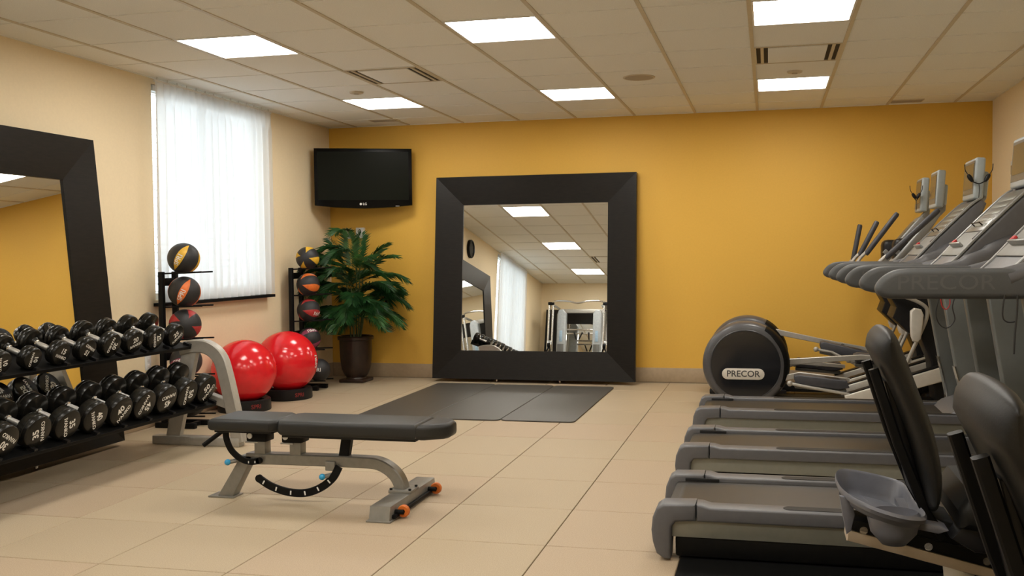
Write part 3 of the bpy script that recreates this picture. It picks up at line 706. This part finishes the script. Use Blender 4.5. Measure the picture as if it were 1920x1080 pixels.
for x in (-1.975, -1.765):
    MB().rbox(x-.035-bx, x+.03-bx, -.032, .032, .245, .33, .004).build('pad_post', m_steelgrey, be)
    br = MB().rbox(x-.075-bx, x+.045-bx, -.045, .045, .315, .372, .008).build('pivot_bracket', m_black, be)
    MB().lathe([(1e-4, 0), (.015, 0), (.015, .006), (1e-4, .008)], 16, Matrix.Translation((x-.05-bx, -.046, .347)) @ Matrix.Rotation(pi/2, 4, 'X')).build('bolt_cap', m_white, br)
    MB().rbox(x-.085-bx, x-.01-bx, -.04, .04, .306, .314, .002).build('tab', m_silver, br)
MB().sweep(cr([(-1.475-bx, .36), (-1.485-bx, .30), (-1.495-bx, .245)], 4), .028, -.02, .02, .004).build('support_post', m_black, be)
arc = cr([(-1.972-bx, .118), (-1.90-bx, .078), (-1.80-bx, .052), (-1.70-bx, .052), (-1.61-bx, .085), (-1.54-bx, .14), (-1.505-bx, .20)], 6)
ab = MB().sweep(arc, .021, -.058, -.044, .003).cyl((arc[0].x, -.0576, arc[0].y), (arc[0].x, -.0444, arc[0].y), .0208, n=24).build('ladder_arc', m_black, be)
for q in range(6):
    p = arc[3+q*5]; p2 = arc[4+q*5]; an = math.atan2((p2-p).y, (p2-p).x)
    MB().rbox(-.004, .004, -.0605, -.0575, -.011, .011, .002, M=Matrix.Translation((p.x, 0, p.y)) @ Matrix.Rotation(-an, 4, 'Y')).build('slot', m_letter, ab)
arc2 = cr([(-2.165-bx, .385), (-2.165-bx, .33), (-2.135-bx, .265), (-2.08-bx, .222), (-2.02-bx, .207), (-1.97-bx, .215)], 6)
ab2 = MB().sweep(arc2, .017, -.058, -.044, .003).cyl((arc2[-1].x, -.058, arc2[-1].y), (arc2[-1].x, -.044, arc2[-1].y), .017, n=20).build('seat_arc', m_black, be)
for q in (23, 27):
    p = arc2[q]; MB().rbox(p.x-.003, p.x+.003, -.0605, -.0575, p.y-.008, p.y+.004, .002).build('slot', m_letter, ab2)
for kx, kz in ((-2.145, .205), (-1.59, .148)):
    k_ = MB().sphere((kx-bx, -.075, kz), .017, 18).build('knob', m_blue, be); MB().cyl((kx-bx+.005, -.07, kz), (kx-bx+.045, -.03, kz+.006), .012, n=10).build('spring_pin', m_steelgrey, k_)
MB().rbox(-1.585-bx, -1.53-bx, -.05, -.034, .175, .225, .003).build('pin_plate', m_steelgrey, be)
MB().cyl((-2.20-bx, -.02, .368), (-2.30-bx, -.06, .288), .0125, n=12).build('lever', m_black, be)

# ------------------------------------------------------------------ treadmills (local: x forward from the rear end, y across, z up)
def build_treadmill(label, loc):
    t = thing('treadmill', label, 'treadmill', loc, group='grey treadmills in a row')
    MB().rbox(.10, 2.10, -.30, .30, .012, .10, .01).build('base_frame', m_black, t)
    for sg in (-1, 1):
        lo, hi = sorted((sg*.325, sg*.315)); MB().prism([(.085, .10), (1.95, .095), (2.02, .185), (.085, .185)], sg*.29-.02, sg*.29+.02, .005).build('side_panel', m_tpanel, t)
        y0, y1 = sorted((sg*.335, sg*.225))
        rail = MB().prism([(.192, .176), (1.98, .176), (2.02, .235), (.25, .236), (.215, .246), (.192, .247)], y0, y1, .010, 3).build('side_rail', m_tgrey, t)
        y0, y1 = sorted((sg*.305, sg*.245))
        q_ = (y0+y1)/2; w_ = (y1-y0)/2; poly = [(.55+w_-w_*sin(k*pi/8), q_-w_*cos(k*pi/8)) for k in range(9)]+[(1.9, y1), (1.9, y0)]
        MB().prism(poly, .230, .2385, .002, 1, axis='z').build('grip_strip', m_strip, rail)
        y0, y1 = sorted((sg*.338, sg*.215))
        cap = MB().prism([(.0, .13), (.006, .185), (.022, .225), (.05, .244), (.188, .248), (.188, .176), (.105, .170), (.088, .15), (.082, .009), (.055, .009), (.022, .03), (.006, .08)], y0, y1, .012, 3).build('end_cap', m_tgrey, t)
        MB().rbox(.10, .26, min(sg*.222, sg*.21), max(sg*.222, sg*.21), .200, .232, .004).build('belt_guard', m_blackpl, cap)
        # upright: wide slanted panel
        y0, y1 = sorted((sg*.345, sg*.275))
        up_ = MB().prism([(1.605, 1.14), (1.66, .80), (1.72, .45), (1.765, .20), (2.42, .20), (2.42, .55), (2.34, .90), (2.24, 1.13)], y0, y1, .012, 3).build('upright', m_upr, t)
        e = sg*.352
        MB().prism([(1.84, 1.08), (1.96, .70), (2.03, .30), (2.34, .30), (2.28, .62), (2.12, 1.08)], min(sg*.343, e), max(sg*.343, e), .004).build('upright_cover', m_upr, up_)
        MB().sweep(cr([(1.70, .56), (1.735, .42), (1.755, .30), (1.757, .21)], 5), .006, min(e, sg*.27), max(e, sg*.27), .002).build('trim_line', m_chrome, up_)
        # handrail with blunt tapered end
        hy0, hy1 = sorted((sg*.375, sg*.300))
        hp = cr([(.965, 1.121, 0), (.93, 1.131, 0), (.909, 1.155, 0), (.915, 1.183, 0), (.942, 1.213, 0), (.985, 1.236, 0), (1.04, 1.243, 0)], 4)
        hr = MB().prism([(1.95, 1.120)]+[(p.x, p.y) for p in hp]+[(1.95, 1.240)], hy0, hy1, .026, 5).build('handrail', m_hrail, t)
        if sg < 0:
            tx = MB(); text_on(tx, 'PRECOR', .085, lambda a, b: (a+1.17, hy0-.0006, b+1.185), .0, sx=1.15); tx.build('lettering', mat('embossed_grey', (.090, .093, .095), .5, var=.02), hr, smooth=0)
        # bulged arm from handrail to console
        MB().tube(cr([(1.40, sg*.335, 1.20), (1.52, sg*.325, 1.235), (1.64, sg*.29, 1.28), (1.76, sg*.24, 1.34)], 5), [.045]*5+[.055]*5+[.065]*6, 14).build('console_arm', m_tgrey, t)
    belt = MB().sweep(cr([(.075, .14), (.055, .165), (.062, .195), (.09, .208), (.30, .21), (1.76, .212)], 5), .006, -.225, .225, .002).build('running_belt', m_belt, t)
    hood = MB().prism([(1.64, .20), (1.72, .262), (1.90, .33), (2.10, .37), (2.30, .36), (2.34, .28), (2.34, .03), (1.98, .03), (1.96, .18)], -.285, .285, .03, 4).build('motor_hood', m_tgrey, t)
    # console
    cons = MB().prism([(1.40, 1.20), (1.47, 1.262), (1.60, 1.40), (1.80, 1.60), (1.87, 1.655), (1.905, 1.62), (1.86, 1.50), (1.78, 1.34), (1.66, 1.22), (1.52, 1.17)], -.265, .265, .022, 4).build('console', m_tgrey, t)
    for sg in (-1, 1): MB().sweep(cr([(1.425, 1.222), (1.48, 1.275), (1.60, 1.405), (1.80, 1.605), (1.868, 1.655)], 4), .007, min(sg*.27, sg*.245), max(sg*.27, sg*.245), .003).build('edge_trim', m_cons, cons)
    d = V(.2, 0, .2).normalized(); nrm = V(-d.z, 0, d.x)
    Mf = Matrix.Translation((1.60, 0, 1.40)) @ Matrix(((d.x, 0, nrm.x), (0, 1, 0), (d.z, 0, nrm.z))).to_4x4()
    MB().rbox(-.16, .015, -.235, .235, -.004, .004, .003, M=Mf).build('lower_panel', m_lowpanel, cons)
    MB().rbox(.02, .33, -.235, .235, -.004, .006, .004, M=Mf).build('button_panel', m_consface, cons)
    MB().rbox(-.10, -.088, -.14, .14, .004, .032, .003, M=Mf).build('reading_ledge', m_cons, cons)
    for q in range(5): MB().rbox(.05+q*.05, .075+q*.05, -.17, .17, .0055, .0075, .002, M=Mf).build('button_row', m_tpanel, cons)
    wr = MB(); wr.tube([(.06, -.10, .006), (.06, -.10, .03), (.06, .10, .03), (.06, .10, .006)], .004, 6); wr.v = [Mf @ p for p in wr.v]; wr.build('book_clip', m_blackpl, cons)
    MB().rbox(-.085, -.05, .16, .205, .004, .02, .006, M=Mf).build('stop_key', m_redletter, cons)
    MB().rbox(-.05, .02, -.245, -.225, .0, .012, .004, M=Mf).build('side_key', m_blackpl, cons)
    # screen on a neck
    MB().prism([(1.80, 1.57), (1.90, 1.68), (1.93, 1.80), (1.96, 1.80), (1.945, 1.66), (1.86, 1.54)], -.06, .06, .008).build('screen_neck', m_cons, t)
    Ms = Matrix.Translation((1.835, 0, 1.655)) @ Matrix.Rotation(math.radians(4), 4, 'Y')
    sc = MB().rbox(0, .062, -.185, .185, 0, .275, .014, 3, M=Ms).build('screen_housing', m_housing, t)
    MB().rbox(.055, .10, -.12, .12, .02, .19, .015, 3, M=Ms).build('screen_back', m_housing, sc)
    MB().box(-.002, .003, -.165, .165, .035, .255, M=Ms).build('screen_bezel', m_consface, sc, smooth=0)
    MB().box(-.004, .0, -.145, .145, .072, .238, M=Ms).build('screen', m_screen, sc, smooth=0)
    return t
TX = .225
tm = build_treadmill('grey treadmill nearest the camera, closest to the exercise bikes', (TX, -5.285, 0))
dup(tm, 'grey treadmill in the middle of the row of three', (TX-.02, -4.035, 0))
dup(tm, 'grey treadmill at the far end of the row, next to the ellipticals', (TX-.025, -2.725, 0))

# hanging cords under the handrails
def cord(lbl, pts, r, m_, grp=None):
    P = cr(pts, 6); o = Vector(P[0]); mb = MB().tube([p-o for p in P], r, 6); tag(mb.build('hanging_cord', m_, None, o), lbl, 'cord', grp)
def uz(px, py, y):  # point on plane y through the photograph's pixel, used to hang cords beside the uprights
    d = r2*((px-960-SHIFT)/F_PX) - u2*((py-540)/F_PX) + fw; k = (y-C3.y)/d.y; return C3+d*k
Yc = -4.41
cord('black cord looped under the middle handrail above the ellipticals', [uz(1762, 555, Yc), uz(1755, 585, Yc), uz(1760, 606, Yc), uz(1775, 615, Yc), uz(1790, 600, Yc), uz(1786, 575, Yc), uz(1792, 553, Yc)], .0032, m_cable, 'cords under the handrails')
cord('red cord looped under the middle handrail', [uz(1763, 555, Yc), uz(1766, 573, Yc), uz(1774, 580, Yc), uz(1781, 570, Yc), uz(1780, 553, Yc)], .0030, m_redc, 'cords under the handrails')
Yc = -5.66
cord('black cord hanging straight down at the right edge of the picture', [uz(1908, 553, Yc), uz(1907, 585, Yc), uz(1903, 625, Yc), uz(1901, 664, Yc)], .0038, m_cable, 'cords under the handrails')
cord('black cord looped beside the straight cord at the right edge', [uz(1884, 553, Yc), uz(1880, 580, Yc), uz(1881, 597, Yc), uz(1890, 604, Yc), uz(1903, 603, Yc)], .0032, m_cable, 'cords under the handrails')

# ------------------------------------------------------------------ ellipticals (local: x forward from the drum's rear, y across)
def build_elliptical(label, loc, pedals, grips):
    t = thing('elliptical_trainer', label, 'elliptical', loc, group='elliptical trainers')
    Rd = .365; cxd = .37; zc = .365
    My = Matrix.Translation((cxd, 0, zc)) @ Matrix.Rotation(pi/2, 4, 'X')     # local z -> -y (near side)
    hd = .115
    drum = MB().lathe([(.288, -hd), (.325, -hd+.001), (.342, -hd+.012), (.357, -hd+.04), (Rd, -hd+.085), (Rd, hd-.085), (.357, hd-.04), (.342, hd-.012), (.325, hd-.001), (.288, hd)], 64, My).build('drum', m_drum, t)
    for sg in (-1, 1):
        f = MB().lathe([(1e-4, sg*(hd+.008)), (.20, sg*(hd+.007)), (.288, sg*(hd+.003)), (.292, sg*(hd-.004))], 56, My).build('drum_face', m_drumface, drum)
        MB().lathe([(.290, sg*(hd-.002)), (.296, sg*(hd+.004)), (.302, sg*(hd-.002))], 56, My).build('ring', m_drum, drum)
        poly = []
        for cxx, a0 in ((.130, -90), (-.130, 90)):
            for q in range(9): a = math.radians(a0+q*22.5); poly.append((cxd-.02+cxx+.047*cos(a), .290+.047*sin(a)))
        yy = sorted((-sg*(hd+.004), -sg*(hd+.014)))
        bd = MB().prism(poly, yy[0], yy[1], .003).build('badge', m_pearl, drum)
        tx = MB(); yv = -sg*(hd+.0146); text_on(tx, 'PRECOR', .074, lambda a, b: (cxd-.02+sg*a, yv, .290+b), .016); tx.build('lettering', mat('badge_lettering', (.05, .05, .05), .5), bd, smooth=0)
        # dark slot on the forward shoulder of the drum where the arms emerge
        vs = []; n = 18
        for i in range(n+1):
            a = math.radians(62-i*94/n); w_ = min(1, .25+3*min(i, n-i)/n)
            for rr, y in ((.338-.022*w_, hd-.008+.011*w_), (.338, hd-.004), (.346, hd-.009), (.3595, hd-.038), (Rd+.003, hd-.083), (Rd+.003, .018)): vs.append((cxd+rr*cos(a), sg*y, zc+rr*sin(a)))
        MB().add(vs, [(6*i+k, 6*i+k+1, 6*i+k+7, 6*i+k+6) for i in range(n) for k in range(5)]).build('arm_slot', m_black, drum, smooth=60)
    MB().rbox(.02, .72, -.13, .13, .0, .05, .012).build('rear_foot', m_blackpl, t)
    MB().rbox(.60, 2.05, -.09, .09, .03, .10, .01).build('spine', m_black, t)
    MB().rbox(1.90, 2.08, -.30, .30, .0, .07, .012).build('front_foot', m_blackpl, t)
    for sg in (-1, 1):
        px, pz, az0, tl = pedals[0 if sg < 0 else 1]; ya = sg*.20; ax0 = cxd+.25
        arm = MB().sweep([(ax0, az0), (px+.05, pz+.02), (px+.45, pz-tl*.004)], [.026, .022, .016], sg*.075-.018, sg*.075+.018, .004).build('pedal_arm', m_silver, t)
        MB().cyl((px+.20, sg*.06, pz-.005), (px+.20, sg*.16, pz-.005), .018, n=12).build('pedal_axle', m_consface, arm)
        M = Matrix.Translation((px, ya, pz)) @ Matrix.Rotation(math.radians(tl), 4, 'Y')
        ped = MB().prism([(.0, .0), (.02, -.035), (.36, -.045), (.44, -.02), (.415, .035), (.33, .038), (.03, .045), (.0, .03)], -.075, .075, .012, 3, M=M).build('pedal', m_pedal, t)
        MB().rbox(.04, .36, -.062, .062, .030, .040, .004, M=M).build('foot_pad', m_blackpl, ped)
        MB().rbox(.01, .42, -.055, .055, -.07, -.04, .006, M=M).build('pedal_bracket', m_consface, ped)
        # roller rod under pedal down to the ramp
        rr = MB().tube([(px-.035, sg*.275, pz-.03), (px+.10, sg*.275, pz-.055), (px+.52, sg*.275, .145+.30*max(px-.80, 0))], .013, 10).build('roller_rod', m_silver, t)
        MB().sphere((px-.035, sg*.275, pz-.03), .024, 14).build('rod_joint', m_silver, rr)
        # ramp
        rm = MB().prism([(1.18, .055), (1.90, .275), (1.945, .385), (1.90, .395), (1.16, .15)], sg*.24-.055, sg*.24+.055, .012, 3).build('ramp', m_pearl, t)
        MB().prism([(1.17, .148), (1.89, .392), (1.88, .402), (1.165, .158)], sg*.24-.045, sg*.24+.045, .002).build('ramp_track', m_blackpl, rm)
        # swinging handlebar
        (gx0, gz0), (gx1, gz1) = grips[0 if sg < 0 else 1]
        hb = MB().tube(cr([(1.55, sg*.30, .21), (1.65, sg*.30, .46), (1.735, sg*.30, .66), (1.785, sg*.30, .80), (1.765, sg*.30, .88), (1.62, sg*.29, .95), (1.38, sg*.27, 1.00), (1.30, sg*.27, 1.04), (gx0-.09, sg*.27, gz0-.14), (gx0-.05, sg*.27, gz0-.04), (gx0+.02*(gx1-gx0), sg*.27, gz0+.02)], 6), .0155, 10).build('handlebar', m_silver, t)
        g0 = V(gx0, sg*.27, gz0); g1 = V(gx1, sg*.275, gz1)
        MB().tube([g0, g0.lerp(g1, .04), g0.lerp(g1, .96), g1], [.019, .023, .023, .017], 12).build('grip', m_pedal, hb)
        # pivot cover
        MB().prism([(1.655, .84), (1.685, .865), (1.735, .855), (1.755, .81), (1.735, .62), (1.71, .595), (1.675, .60), (1.66, .64), (1.655, .72)], sg*.325-.03, sg*.325+.03, .014, 3).build('pivot_cover', m_pearl, t)
    # front column, console
    MB().prism([(1.70, .80), (1.69, .92), (1.75, 1.02), (1.88, 1.02), (1.96, .90), (2.03, .40), (2.06, .05), (1.88, .05), (1.84, .42), (1.76, .62)], -.16, .16, .02, 3).build('column', m_blackpl, t)
    MB().prism([(1.52, .95), (1.57, .99), (1.68, .97), (1.76, .82), (1.74, .60), (1.66, .66), (1.54, .78), (1.57, .86)], -.20, .20, .012, 3).build('casing', m_blackpl, t)
    MB().sweep(cr([(1.86, .98), (1.80, 1.10), (1.72, 1.20)], 4), .05, -.05, .05, .01).build('mast', m_silver, t)
    MB().rbox(1.56, 1.80, -.10, .10, 1.16, 1.42, .05, 3).build('mast_cover', m_blackpl, t)
    cons = MB().prism([(1.52, 1.20), (1.545, 1.235), (1.86, 1.61), (1.90, 1.63), (1.915, 1.60), (1.80, 1.42), (1.66, 1.24), (1.56, 1.18)], -.115, .115, .014, 3).build('console', m_cons, t)
    d = V(.315, 0, .375).normalized(); nrm = V(-d.z, 0, d.x); Mf = Matrix.Translation((1.60, 0, 1.30)) @ Matrix(((d.x, 0, nrm.x), (0, 1, 0), (d.z, 0, nrm.z))).to_4x4()
    MB().rbox(.06, .36, -.095, .095, -.004, .006, .003, M=Mf).build('button_panel', m_consface, cons)
    MB().rbox(-.02, .02, -.10, .10, 0, .035, .004, M=Mf).build('reading_ledge', m_cons, cons)
    MB().tube(cr([(1.60, -.17, 1.20), (1.44, -.19, 1.14), (1.36, -.17, 1.16), (1.42, -.13, 1.19), (1.40, 0, 1.19), (1.42, .13, 1.19), (1.36, .17, 1.16), (1.44, .19, 1.14), (1.60, .17, 1.20)], 5), .014, 10).build('fixed_handle', m_chrome, t)
    MB().prism([(1.84, 1.57), (1.92, 1.66), (1.945, 1.80), (1.975, 1.80), (1.965, 1.64), (1.88, 1.55)], -.045, .045, .006).build('screen_neck', m_cons, t)
    Ms = Matrix.Translation((1.865, 0, 1.665)) @ Matrix.Rotation(math.radians(4), 4, 'Y')
    sc = MB().rbox(0, .062, -.165, .165, 0, .30, .014, 3, M=Ms).build('screen_housing', m_housing, t)
    MB().rbox(.055, .095, -.11, .11, .02, .19, .015, 3, M=Ms).build('screen_back', m_housing, sc)
    MB().box(-.002, .003, -.148, .148, .03, .28, M=Ms).build('screen_bezel', m_consface, sc, smooth=0)
    MB().box(-.004, .0, -.13, .13, .075, .262, M=Ms).build('screen', m_screen, sc, smooth=0)
    return t
build_elliptical('elliptical trainer with a grey drum standing next to the treadmills', (.155, -1.385, 0), ((.765, .268, .24, 5), (1.27, .405, .37, 2)), (((1.475, 1.26), (1.875, 1.64)), ((1.375, 1.29), (1.635, 1.64))))
build_elliptical('elliptical trainer standing nearer the orange wall', (.155, -.605, 0), ((1.01, .475, .585, 12), (.80, .27, .25, 4)), (((1.345, 1.28), (1.495, 1.58)), ((1.335, 1.225), (1.40, 1.57))))

def headphones(lbl, loc, w):
    t = thing('headphones', lbl, 'headphones', loc, group='headphones hung on screens')
    for sg in (-1, 1):
        M = Matrix.Translation((sg*w, 0, 0)) @ Matrix.Rotation(sg*.55, 4, 'Y')
        cup = MB().lathe([(1e-4, -.030), (.009, -.027), (.014, -.010), (.015, .010), (.010, .026), (1e-4, .030)], 14, M).build('ear_cup', m_blackpl, t)
        p0 = M @ V(0, 0, .024)
        MB().tube(cr([p0, p0+V(sg*.018, 0, .03), p0+V(sg*.022, 0, .07)], 4), .003, 6).build('arm', m_blackpl, cup)
    MB().tube(cr([(-w*.7, 0, -.024), (0, -.006, -.038), (w*.7, 0, -.024)], 4), .004, 6).build('band', m_blackpl, t)
    MB().tube(cr([(0, -.006, -.036), (.004, -.004, -.08), (0, 0, -.13)], 5), .0025, 6).build('cord', m_cable, t)
headphones('black headphones hung on the screen of the far treadmill', (TX-.025+1.865, -2.93, 1.79), .052)
headphones('black headphones hung on the screen of the far elliptical', (1.985, -.79, 1.80), .018)

# ------------------------------------------------------------------ recumbent bikes
def build_bike(label, loc):
    t = thing('recumbent_bike', label, 'exercise bike', loc, group='recumbent exercise bikes')
    # local x 0 = rear end of seat rail, y centre
    bm_ = MB().prism([(.025, .492), (.028, .526), (1.05, .288), (1.05, .225), (.50, .385)], -.05, .05, .008).build('seat_rail', m_beam, t)
    MB().prism([(.035, .526), (.04, .556), (.42, .500), (.72, .42), (.72, .366)], -.058, .058, .006).build('rail_cover', m_black, t)
    for x in (.07, .24, .39):
        z = .527-(x-.07)*.21
        for sg in (-1, 1): MB().lathe([(1e-4, 0), (.011, 0), (.009, .006), (1e-4, .007)], 12, Matrix.Translation((x, sg*.058, z)) @ Matrix.Rotation(-sg*-pi/2, 4, 'X')).build('bolt', m_chrome, bm_)
    MB().tube([(.325, 0, .44), (.345, 0, .25), (.36, 0, .05)], [.04, .042, .045], 20).build('rear_post', m_pearl, t)
    MB().rbox(.31, .45, -.28, .28, .0, .06, .02, 3).build('rear_foot', m_blackpl, t)
    MB().prism([(.95, .05), (.90, .35), (1.02, .62), (1.25, .72), (1.55, .60), (1.66, .30), (1.60, .05)], -.10, .10, .03, 3).build('drive_housing', m_drum, t)
    MB().rbox(1.20, 1.36, -.30, .30, .0, .06, .02, 3).build('front_foot', m_blackpl, t)
    MB().tube(cr([(1.25, 0, .68), (1.33, 0, .95), (1.32, 0, 1.15)], 5), .035, 14).build('console_mast', m_silver, t)
    cn = MB().rbox(1.24, 1.32, -.17, .17, 1.10, 1.36, .02, 3).build('console', m_cons, t); MB().box(1.236, 1.241, -.13, .13, 1.14, 1.32).build('screen', m_screen, cn, smooth=0)
    for sg in (-1, 1):
        ck_ = MB().sweep([(1.22, .40), (1.22+sg*.15, .40-sg*.06)], .018, sg*.125-.01, sg*.125+.01, .004).build('crank', m_black, t)
        MB().rbox(1.22+sg*.15-.06, 1.22+sg*.15+.06, sg*.19-.05, sg*.19+.05, .385-sg*.06, .415-sg*.06, .008).build('pedal', m_blackpl, ck_)
        MB().tube(cr([(.36, sg*.16, .56), (.40, sg*.29, .58), (.50, sg*.29, .64), (.62, sg*.29, .76)], 5), .014, 10).build('seat_handle', m_black, t)
    # seat carriage, cushion
    MB().prism([(.20, .525), (.24, .58), (.68, .50), (.66, .44)], -.085, .085, .01).build('carriage', m_black, t)
    MB().prism([(.30, .575), (.295, .625), (.325, .672), (.50, .685), (.66, .675), (.70, .64), (.66, .575), (.45, .555)], -.19, .19, .035, 4).build('seat_cushion', m_bikevinyl, t)
    MB().prism([(.28, .545), (.31, .58), (.66, .58), (.69, .555), (.55, .50), (.34, .51)], -.16, .16, .01).build('seat_pan', m_blackpl, t)
    # backrest pad (side profile) and rails
    prof = [(.085, 1.03), (.092, 1.068), (.118, 1.095), (.145, 1.085), (.165, 1.045), (.188, .985), (.215, .91), (.240, .84), (.257, .77), (.266, .70), (.262, .64), (.247, .605), (.228, .612), (.205, .70), (.172, .82), (.128, .94)]
    prof = [tuple(p) for p in cr([(a, b, 0) for a, b in prof+prof[:1]], 3)[:-1]]; prof = [(p[0], p[1]) for p in prof]
    MB().pillow(prof, .185, 18).build('backrest', m_bikevinyl, t, smooth=80)
    for sg in (-1, 1):
        MB().sweep([(.090, .985), (.155, .78), (.225, .60), (.27, .53)], .013, sg*.10-.013, sg*.10+.013, .004).build('back_rail', m_black, t)
    MB().prism([(.118, .95), (.14, .95), (.225, .64), (.20, .63)], -.09, .09, .006).build('back_plate', m_blackpl, t)
    # tray behind the seat: raised rim, two pockets
    n = 28; rim = []
    def outline(k):
        return [(.0, .0), (.008, .10), (.035, .165), (.09, .19), (.16, .19), (.20, .16), (.205, .06), (.205, -.06), (.215, -.15), (.20, -.215), (.15, -.25), (.085, -.235), (.035, -.18), (.008, -.10)]
    ol = [Vector((x, y, 0)) for x, y in outline(0)]; loop = cr([tuple(p) for p in ol]+[tuple(ol[0])], 4)
    cxt, cyt = .09, -.02
    def zt(x, y): return .645-.20*(x+.045)
    tr = MB(); rings = []
    for sc, dz in ((1.0, .0), (1.035, .012), (1.0, .020), (.95, .012), (.91, -.014), (.86, -.020)):
        rings.append([V(cxt+(p.x-cxt)*sc, cyt+(p.y-cyt)*sc, zt(p.x, p.y)+dz*(2.4 if dz < 0 and p.y > .03 else 1)) for p in loop[:-1]])
    nn = len(rings[0]); vs = [p for r in rings for p in r]; fs = []
    for i in range(len(rings)-1):
        for k in range(nn): fs.append((i*nn+k, i*nn+(k+1) % nn, (i+1)*nn+(k+1) % nn, (i+1)*nn+k))
    vs.append(V(cxt, cyt, zt(cxt, cyt)-.022)); c_ = len(vs)-1
    for k in range(nn): fs.append(((len(rings)-1)*nn+k, (len(rings)-1)*nn+(k+1) % nn, c_))
    tray = tr.add(vs, fs).build('tray', m_tray, t, smooth=60)
    # near pocket hanging below the rim, with open top
    def pocket(x0, y0, a, b, dep):
        mb = MB(); rg = []
        for sc, z in ((1.0, .012), (1.0, .0), (.86, -dep*.55), (.45, -dep), (.1, -dep)):
            rg.append([V(x0+a*sc*cos(2*pi*k/24), y0+b*sc*sin(2*pi*k/24), zt(x0, y0)+z-.012) for k in range(24)])
        rg2 = [[V(p.x+(x0-p.x)*.10, p.y+(y0-p.y)*.10, p.z+.006) for p in r] for r in rg]
        allr = rg[::-1]+rg2; vs = [p for r in allr for p in r]; fs = []
        for i in range(len(allr)-1):
            for k in range(24): fs.append((i*24+k, i*24+(k+1) % 24, (i+1)*24+(k+1) % 24, (i+1)*24+k))
        mb.add(vs, fs); mb.build('pocket', m_tray, tray, smooth=60)
    pocket(.135, -.170, .068, .055, .07)
    MB().prism([(.0, .64), (.03, .635), (.04, .59), (.03, .545), (.018, .535), (.008, .585)], -.135, -.115, .004).build('tray_leg', m_tray, t)
    MB().prism([(.17, .588), (.25, .578), (.275, .566), (.25, .556), (.17, .57)], -.16, .10, .005).build('tray_lip', m_tray, tray)
    return t
bk = build_bike('recumbent exercise bike with a grey seat tray, next to the treadmills', (.905, -6.82, .0065))
dup(bk, 'recumbent exercise bike nearest the camera, cut off by the right edge', (.945, -7.95, .0065))

# ------------------------------------------------------------------ cable machine (seen in the leaning mirror)
cm = thing('cable_machine', 'chrome cable crossover machine with curved pull-up bar, seen in the leaning mirror', 'cable machine', (-3.0, -9.30, 0))
MB().rbox(-.62, .62, -.34, -.26, 0, .07, .01).build('base_rail', m_silver, cm)
MB().rbox(-.45, .45, -.30, -.24, 2.02, 2.10, .01).build('top_rail', m_silver, cm)
for sg in (-1, 1):
    MB().rbox(sg*.58-.04, sg*.58+.04, -.32, .45, 0, .06, .01).build('side_foot', m_silver, cm)
    MB().rbox(sg*.46-.03, sg*.46+.03, -.30, -.24, .07, 2.06, .006).build('rear_column', m_silver, cm)
    for x in (.52, .60): MB().cyl((sg*x, .20, .06), (sg*x, .16, 2.14), .022, n=14).build('front_column', m_chrome, cm)
    MB().rbox(sg*.56-.06, sg*.56+.06, .13, .20, 2.12, 2.18, .01).build('column_cap', m_black, cm)
    MB().sweep([(sg*.56, 2.15), (sg*.47, 2.10)], .02, -.26, .18, .004).build('top_arm', m_silver, cm)
    sh = MB().prism([(sg*.27, .08), (sg*.46, .08), (sg*.46, 1.95), (sg*.43, 2.04), (sg*.34, 2.06), (sg*.28, 1.98)], -.14, .06, .03, 3).build('shroud', m_shroud, cm)
    MB().rbox(min(sg*.30, sg*.43), max(sg*.30, sg*.43), .058, .066, .9, 1.35, .004).build('decal', m_consface, sh)
    st = MB().rbox(sg*.365-.03, sg*.365+.03, .064, .068, 1.40, 1.62, .002).build('placard', mat('placard_blue', (.35, .5, .65), .5), sh)
    MB().cyl((sg*.53, .24, 1.30), (sg*.59, .24, 1.30), .05, n=20).build('pulley', m_black, cm)
    MB().rbox(sg*.56-.05, sg*.56+.05, .15, .25, 1.20, 1.40, .01).build('carriage', m_chrome, cm)
    MB().tube(cr([(sg*.56, .27, 1.28), (sg*.60, .28, 1.15), (sg*.56, .28, 1.02), (sg*.52, .28, 1.15), (sg*.56, .27, 1.28)], 5), .012, 8).build('strap_handle', m_black, cm)
    MB().cyl((sg*.56, .255, 1.34), (sg*.56, .20, 2.10), .004, n=6).build('cable', m_cable, cm)
MB().tube(cr([(-.56, .17, 2.17), (-.42, .22, 2.20), (-.20, .24, 2.19), (0, .24, 2.155), (.20, .24, 2.19), (.42, .22, 2.20), (.56, .17, 2.17)], 6), .018, 12).build('pull_up_bar', m_chrome, cm)
MB().cyl((-.30, -.10, 1.66), (.30, -.10, 1.66), .016, n=12).build('cross_bar', m_chrome, cm)
MB().cyl((-.30, -.10, 1.58), (.30, -.10, 1.58), .016, n=12).build('cross_bar', m_chrome, cm)
for x, a in ((-.12, .5), (.05, -.5), (.18, .15)):
    h = MB(); h.tube([(x, -.07, 1.60), (x+a*.12, -.02, 1.45)], .014, 10); h.build('accessory_handle', m_black, cm)

# ------------------------------------------------------------------ rubber mat under the bikes
tag(MB().rbox(-1.16, 1.16, -1.80, 1.80, 0, .006, .002).build('rubber_floor_mat', m_black, None, (1.505, -7.20, .0005)), 'large black rubber floor mat under the two exercise bikes', 'floor mat')
